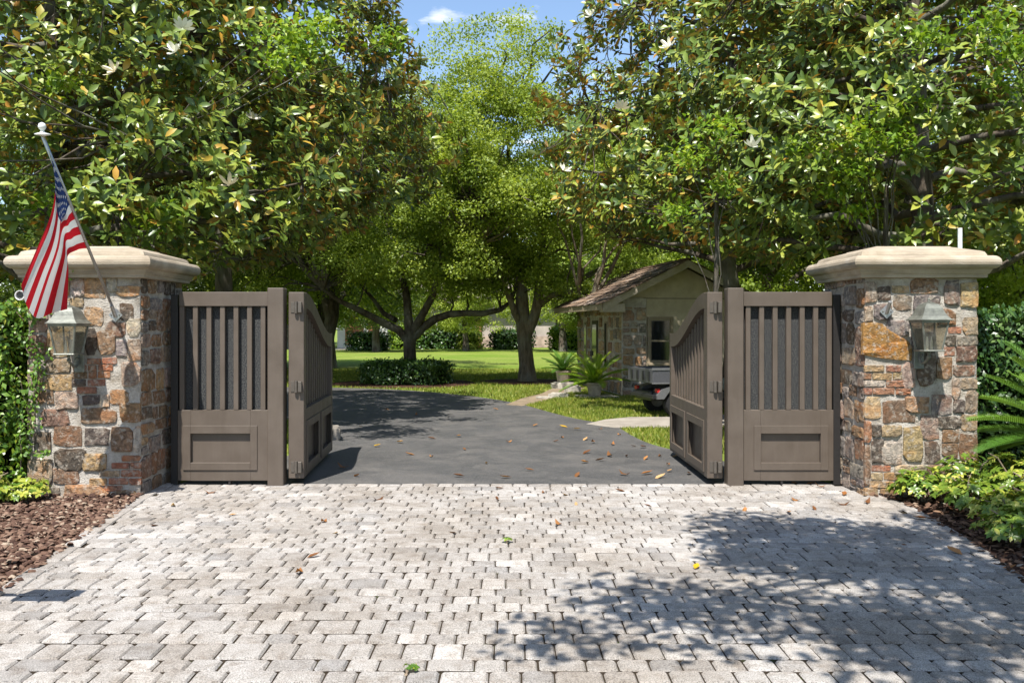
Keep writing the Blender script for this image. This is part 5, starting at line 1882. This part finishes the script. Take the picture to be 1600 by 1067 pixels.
p1 = G(880, 606); p2 = G(929, 621)
pot('pale clay pot on the stone step at the gatehouse corner', (p1.x, p1.y), .19, .30, .13)
cycad('potted_cycad', 'sago palm in the pot farther from the camera', 'palm', (p1.x, p1.y), .42, 22, .62, 311, 'cycad_leaf', None, .55, (.1, 1.25), leaflet=.11, npair=24)
pot('pale clay pot standing nearest the gatehouse pier', (p2.x, p2.y), .17, .28, .04)
cycad('potted_cycad', 'bright green sago palm in the pot nearest the gatehouse pier', 'palm', (p2.x, p2.y), .31, 26, .80, 313, 'cycad_leaf_bright', None, .6, (.05, 1.25), leaflet=.13, npair=26)


def rock(name, label, c, sx, sy, sz, seed, cat='stone', group=None, mat='pebble_stone'):
    bm = bmesh.new()
    bmesh.ops.create_cube(bm, size=1)
    bmesh.ops.bevel(bm, geom=list(bm.edges), offset=.14, segments=2, affect='EDGES')
    r = random.Random(seed)
    for v in bm.verts:
        v.co = Vector((v.co.x * sx * r.uniform(.92, 1.05), v.co.y * sy * r.uniform(.92, 1.05), (v.co.z + .5) * sz * r.uniform(.93, 1.05)))
    me = bpy.data.meshes.new(name); bm.to_mesh(me); bm.free()
    me.materials.append(M(mat))
    o = ob(name, me); o.location = (c[0], c[1], -.03); o.rotation_euler = (0, 0, r.uniform(-.3, .3))
    return tag(o, label, cat, group)


rock('stone_step', 'pale stone step under the farther clay pot', (p1.x + .02, p1.y), .62, .55, .17, 1)
rock('stone_step', 'flat stone slab under the nearer clay pot', (p2.x + .05, p2.y + .1), .95, .5, .07, 2)
for k, (px, py, sx, sz, lab) in enumerate([(895, 613, .36, .19, 'dark edging rock beside the stone step'), (873, 621, .42, .13, 'dark flat rock at the end of the sandy path'), (850, 622, .34, .07, 'low flat rock in the sandy path'), (950, 619, .3, .07, 'low rock at the foot of the gatehouse pier')]):
    g = G(px, py)
    rock('edging_rock', lab, (g.x, g.y), sx, .25, sz, 5 + k, group='edging rocks by the sandy path')
g = G(527, 686)
rock('kerb_block', 'pale concrete block at the drive edge behind the left gate leaf', (g.x - .05, g.y + .15), .12, .35, .2, 17, mat='concrete')

# ------------------------------------------------------------------ utility cart behind the right leaf
CT = thing('utility_cart', 'grey utility cart with cargo bed parked behind the right gate leaf', 'cart', (2.42, 6.45, 0), R(14))
bed = MB().box(0, 1.0, 0, .03, .56, .80, .008).box(0, 1.0, 1.07, 1.10, .56, .80, .008).box(0, .03, .031, 1.069, .56, .80, .006).box(.97, 1.0, .031, 1.069, .56, .80, .006).box(.031, .969, .031, 1.069, .56, .60, 0).build('cargo_bed', 'cart_grey', CT)
MB().box(-.02, 1.02, -.012, -.0005, .775, .815, .004).box(-.02, 1.02, -.012, -.0005, .55, .575, .003).build('bed_rim', 'cart_silver', bed)
for k in range(4):
    MB().box(-.013, -.0008, .12 + k * .25, .2 + k * .25, .60, .76, .004).build('tailgate_slot', 'black_plastic', bed)
MB().box(.05, 2.35, .2, .9, .26, .42, .02).build('chassis', 'black_plastic', CT)
MB().prism([(.08, .30), (.08, .36), (.16, .46), (.40, .53), (.72, .52), (.80, .42), (.80, .30), (.70, .30), (.62, .43), (.30, .43), (.2, .30)], .0, .30).build('rear_fender', 'cart_silver', CT)
MB().prism([(.08, .30), (.08, .36), (.16, .46), (.40, .53), (.72, .52), (.80, .42), (.80, .30), (.70, .30), (.62, .43), (.30, .43), (.2, .30)], .8, 1.1).build('rear_fender', 'cart_silver', CT)
MB().box(.02, .12, .05, 1.05, .30, .37, .01).build('rear_bumper', 'black_plastic', CT)
for y in (.04, .94):
    MB().box(.10, .15, y, y + .12, .40, .47, .008).build('tail_light', 'red_lens', CT)
for x in (.46, 2.05):
    for y in (.02, .88):
        wh = MB().lathe([(.12, 0), (.20, .015), (.215, .05), (.215, .15), (.20, .185), (.12, .20)], (x, y + .2, .215), 22, 'y').build('wheel', 'tyre', CT)
        MB().lathe([(.115, -.004), (.115, .21), (.05, .215)], (x, y + .202, .215), 16, 'y').build('rim', 'cart_silver', wh)
MB().box(1.05, 1.50, .08, 1.02, .42, .62, .03).build('seat_base', 'camo_vinyl', CT)
MB().box(1.03, 1.15, .08, 1.02, .63, 1.28, .04).build('seat_back', 'camo_vinyl', CT)
MB().prism([(1.85, .42), (2.5, .42), (2.5, .60), (2.3, .82), (1.95, .92), (1.85, .9)], .1, 1.0).build('cowl', 'cart_silver', CT)
MB().box(1.45, 1.9, .12, .98, .32, .36, .01).build('floor_pan', 'black_plastic', CT)
MB().tube([(1.9, .35, .85), (1.72, .35, 1.02)], .018, 8).tube([(1.70 + .1 * math.cos(a) * .7, .35 + .17 * math.sin(a), 1.03 + .1 * math.cos(a)) for a in [k * math.pi / 8 for k in range(17)]], .012, 6, False).build('steering_wheel', 'black_plastic', CT)
for y in (.2, .8):
    MB().lathe([(.05, 0), (.055, .02), (.03, .03)], (2.48, y, .62), 12, 'x').build('headlight', 'lantern_glass', CT)

# ------------------------------------------------------------------ house far across the lawn
HZ = 66.0
HY = HZ + CAMY


def hx(px): return (px - CX) / F * HZ


FH = thing('far_house', 'long pale stone house with dark porch far across the lawn', 'building', (0, HY, 0))


def hbox(name, px0, px1, z0, z1, y0, y1, mat, parent=FH):
    return MB().box(hx(px0), hx(px1), y0, y1, z0, z1, 0).build(name, mat, parent)


hbox('wall', 616, 868, 0, 3.4, 0, 7, 'house_wall')
hbox('porch_wall', 868.1, 1010, 0, 3.2, 2.5, 7, 'house_porch')
hbox('porch_roof', 868.1, 1012, 3.0, 3.35, -.2, 2.49, 'house_trim')
for px in (880, 905, 935, 972):
    hbox('column', px - 3, px + 3, 0, 2.99, .1, .4, 'house_trim')
for px0, px1, z0, z1 in ((682, 700, .9, 2.4), (722, 738, .7, 2.5), (652, 668, .9, 2.4)):
    o = hbox('window', px0, px1, z0, z1, -.12, -.003, 'house_trim')
    for q in (0, 1):
        hbox('pane', px0 + 1.2 + q * (px1 - px0 - 1) / 2, px0 + (q + 1) * (px1 - px0 - 1) / 2, z0 + .1, z1 - .1, -.15, -.121, 'window_glass', o)
hbox('pilaster', 744, 752, 0, 3.4, -.25, -.003, 'house_brick')
hbox('stone_skirt', 752.1, 862, 0, .8, -.12, -.003, 'house_skirt')


def gable(px0, px1, z0, zr, y0, y1, mat, name='roof', over=1.0):
    xa, xb = hx(px0) - over, hx(px1) + over
    ym = (y0 + y1) / 2
    V = [(xa, y0 - over, z0), (xb, y0 - over, z0), (xb, y1 + over, z0), (xa, y1 + over, z0), (xa + 3, ym, zr), (xb - 3, ym, zr)]
    return MB().add(V, [(0, 1, 5, 4), (1, 2, 5), (2, 3, 4, 5), (3, 0, 4), (3, 2, 1, 0)]).build(name, mat, FH)


gable(616, 868, 3.41, 6.8, 0, 7, 'house_roof')
gable(868, 1010, 3.36, 6.0, 1.3, 7, 'house_roof')
GR = thing('garage', 'garage wing with two brick red doors far left of the oak trunk', 'building', (0, HY - 2, 0))
hbox('wall', 535, 612, 0, 3.0, 0, 6, 'house_trim', GR)
for a, b in ((547, 574.5), (582, 597.5)):
    dd_ = hbox('garage_door', a, b, .25, 2.2, -.06, -.003, 'garage_door', GR)
    for q in range(3):
        hbox('panel_groove', a + .3, b - .3, .7 + q * .48, .74 + q * .48, -.075, -.061, 'house_brick', dd_)
V = [(hx(530), -.8, 3.01), (hx(616), -.8, 3.01), (hx(616), 6.8, 3.01), (hx(530), 6.8, 3.01), (hx(545), 3, 5.4), (hx(601), 3, 5.4)]
MB().add(V, [(0, 1, 5, 4), (1, 2, 5), (2, 3, 4, 5), (3, 0, 4), (3, 2, 1, 0)]).build('roof', 'house_roof', GR)
sheet('forecourt', [(hx(530), HY - 6.5), (hx(616), HY - 6.5), (hx(616), HY - 2.0), (hx(530), HY - 2.0)], -.002, 'concrete')
for k, (px, d, rad, h, mat, lab) in enumerate([(640, 62, 1.3, 1.5, 'bright_leaf', 'bright round bush left of the far house'), (668, 62, 1.2, 1.3, 'hedge_leaf', 'dark bush under the far house window'), (706, 62, 1.6, 1.5, 'hedge_leaf', 'dark bush against the far stone wall'),
                                             (575, 58, 1.25, 1.0, 'hedge_leaf', 'low dark bush in front of the far garage'), (730, 62, .9, 1.2, 'oak_leaf', 'small bush by the far pilaster'), (800, 61, 1.4, 1.2, 'hedge_leaf', 'bush before the far stone skirt'),
                                             (886, 60, 1.1, 1.4, 'bright_leaf', 'bright bush at the left end of the far porch'), (925, 60, 1.4, 1.0, 'bright_leaf', 'bright bush in the middle of the far porch'), (965, 61, 1.3, 1.1, 'oak_leaf', 'bush at the right end of the far porch')]):
    x = (px - CX) / F * d
    hedge('far_bush', lab, 'bush', (x - rad, x + rad, d + CAMY - .7, d + CAMY + .7, 0, h), 1500, (.14, .24), mat, 400 + k, .12, ('front', 'top', 'left', 'right'), rounded=1.0)

# ------------------------------------------------------------------ grass blades on the nearer lawn
def blades(name, label, n, xr, yr, hgt, excl, seed):
    rs = np.random.default_rng(seed)
    x = rs.uniform(*xr, n); y = rs.uniform(*yr, n)
    k = np.ones(n, bool)
    for p in excl: k &= ~inside(p, x, y)
    x, y = x[k], y[k]; n = len(x)
    up = norm(np.stack([rs.normal(0, .45, n), rs.normal(0, .45, n), np.ones(n)], 1))
    Rm = frames(up, rs.normal(size=(n, 3)))
    s = rs.uniform(hgt[0], hgt[1], n)
    me = scatter(name, [(-.14, 0, 0), (.14, 0, 0), (.0, 1, .12)], [(0, 1, 2)], np.stack([x, y, np.full(n, -.012)], 1), Rm, s, 'grass_blade')
    return tag(ob(name, me), label, 'grass', kind='stuff')


PAD = [tuple(v.co[:2]) for v in bpy.data.objects['concrete_pad'].data.vertices]
PATH = [tuple(v.co[:2]) for v in bpy.data.objects['sandy_path'].data.vertices]
gh_fp = [(2.3, 11.1), (5.4, 11.4), (4.8, 16.5), (1.8, 16.0)]
blades('lawn_grass', 'short green grass between the drive and the gatehouse', 70000, (.2, 5.0), (2.2, 12.6), (.035, .075), [drv, gh_fp, PAD, PATH], 501)
blades('lawn_grass', 'short grass on the lawn beyond the drive', 90000, (-8, 5.0), (9, 24), (.04, .085), [drv, gh_fp, MUL_OAK, MUL_OAK2, PATH], 503)
blades('verge_grass', 'grass verge left of the drive behind the gate', 16000, (-7, -2.2), (.7, 8), (.04, .09), [drv], 505)

# ------------------------------------------------------------------ fallen leaves
FALL = []
for k in range(3):
    r = random.Random(k)
    V = np.array(BIG_V) * [1.1, 1, 1]
    V[:, 2] = V[:, 2] * r.uniform(-1.5, 2.2) + (V[:, 1] - .5) ** 2 * r.uniform(.3, .8) + .02
    V[:, 0] *= r.uniform(.9, 1.2)
    FALL.append(mesh_np('fallen_leaf', V, BIG_F, 'dry_leaf', None, True))
YL = FALL[0].copy(); YL.materials.clear(); YL.materials.append(M('yellow_leaf'))
rl = random.Random(600)


def fallen(px, py, lab, grp, me=None, size=None):
    g = G(px, py)
    if me is None: me = FALL[rl.randrange(3)]
    o = ob('fallen_leaf', me)
    o.location = (g.x, g.y, .009)
    s = size or rl.uniform(.06, .12)
    o.scale = (s, s, s)
    o.rotation_euler = (rl.uniform(-.12, .12), rl.uniform(-.15, .15), rl.uniform(0, 6.28))
    return tag(o, lab, 'leaf', grp)


fallen(1090, 886, 'single bright yellow leaf lying on the right pavers', None, YL, .10)
fallen(595, 697, 'yellow leaf on the asphalt beside the left gate shadow', None, YL, .12)
fallen(874, 667, 'yellow leaf on the asphalt by the grass edge', None, YL, .13)
for px, py in [(500, 869), (529, 835), (510, 815), (774, 765), (850, 772), (878, 776), (900, 788), (878, 822), (775, 779), (470, 893), (370, 806), (270, 790), (235, 825), (1236, 757), (1272, 757), (1165, 797), (1234, 804), (1236, 781), (1306, 789), (1270, 795), (1408, 855), (1006, 791), (1140, 757), (1350, 788), (1290, 762), (700, 835), (960, 768), (340, 770), (600, 780), (1320, 772)]:
    fallen(px, py, 'small dry brown leaf lying on the pale pavers', 'dry leaves on the pavers')
for px, py in [(708, 745), (780, 765 - 18), (905, 742), (985, 743), (907, 724), (923, 707), (945, 720), (955, 714), (980, 714), (985, 698), (956, 696), (928, 691), (918, 686), (874, 690), (880, 684), (908, 672), (935, 671), (970, 680), (1000, 700), (1012, 716), (1030, 712), (1046, 726), (1050, 736), (630, 693), (668, 686), (720, 683), (724, 702), (671, 713), (632, 710), (546, 732), (561, 745), (700, 655), (650, 650), (600, 640), (560, 668), (770, 640), (845, 640), (1040, 745), (1075, 742), (1020, 740), (1060, 715), (1072, 728), (800, 690), (840, 665), (760, 725), (820, 735)]:
    fallen(px, py, 'dry brown leaf lying on the dark asphalt drive', 'dry leaves on the asphalt', None, rl.uniform(.07, .15))
for px, py in [(1480, 860), (1560, 830), (1510, 800), (1590, 890), (1450, 815)]:
    fallen(px, py, 'dry red brown leaf lying in the right planting bed', 'dry leaves in the right bed', None, .14)
# tiny weeds in the joints
for px, py, lab in [(640, 1050, 'tiny green weed in a paver joint at the bottom edge'), (792, 848, 'tiny green weed in a paver joint in the middle of the paving')]:
    g = G(px, py)
    shrub('joint_weed', lab, (g.x, g.y), .035, .02, 9, 700 + px, 'ivy_leaf', (.012, .022), stems=3)
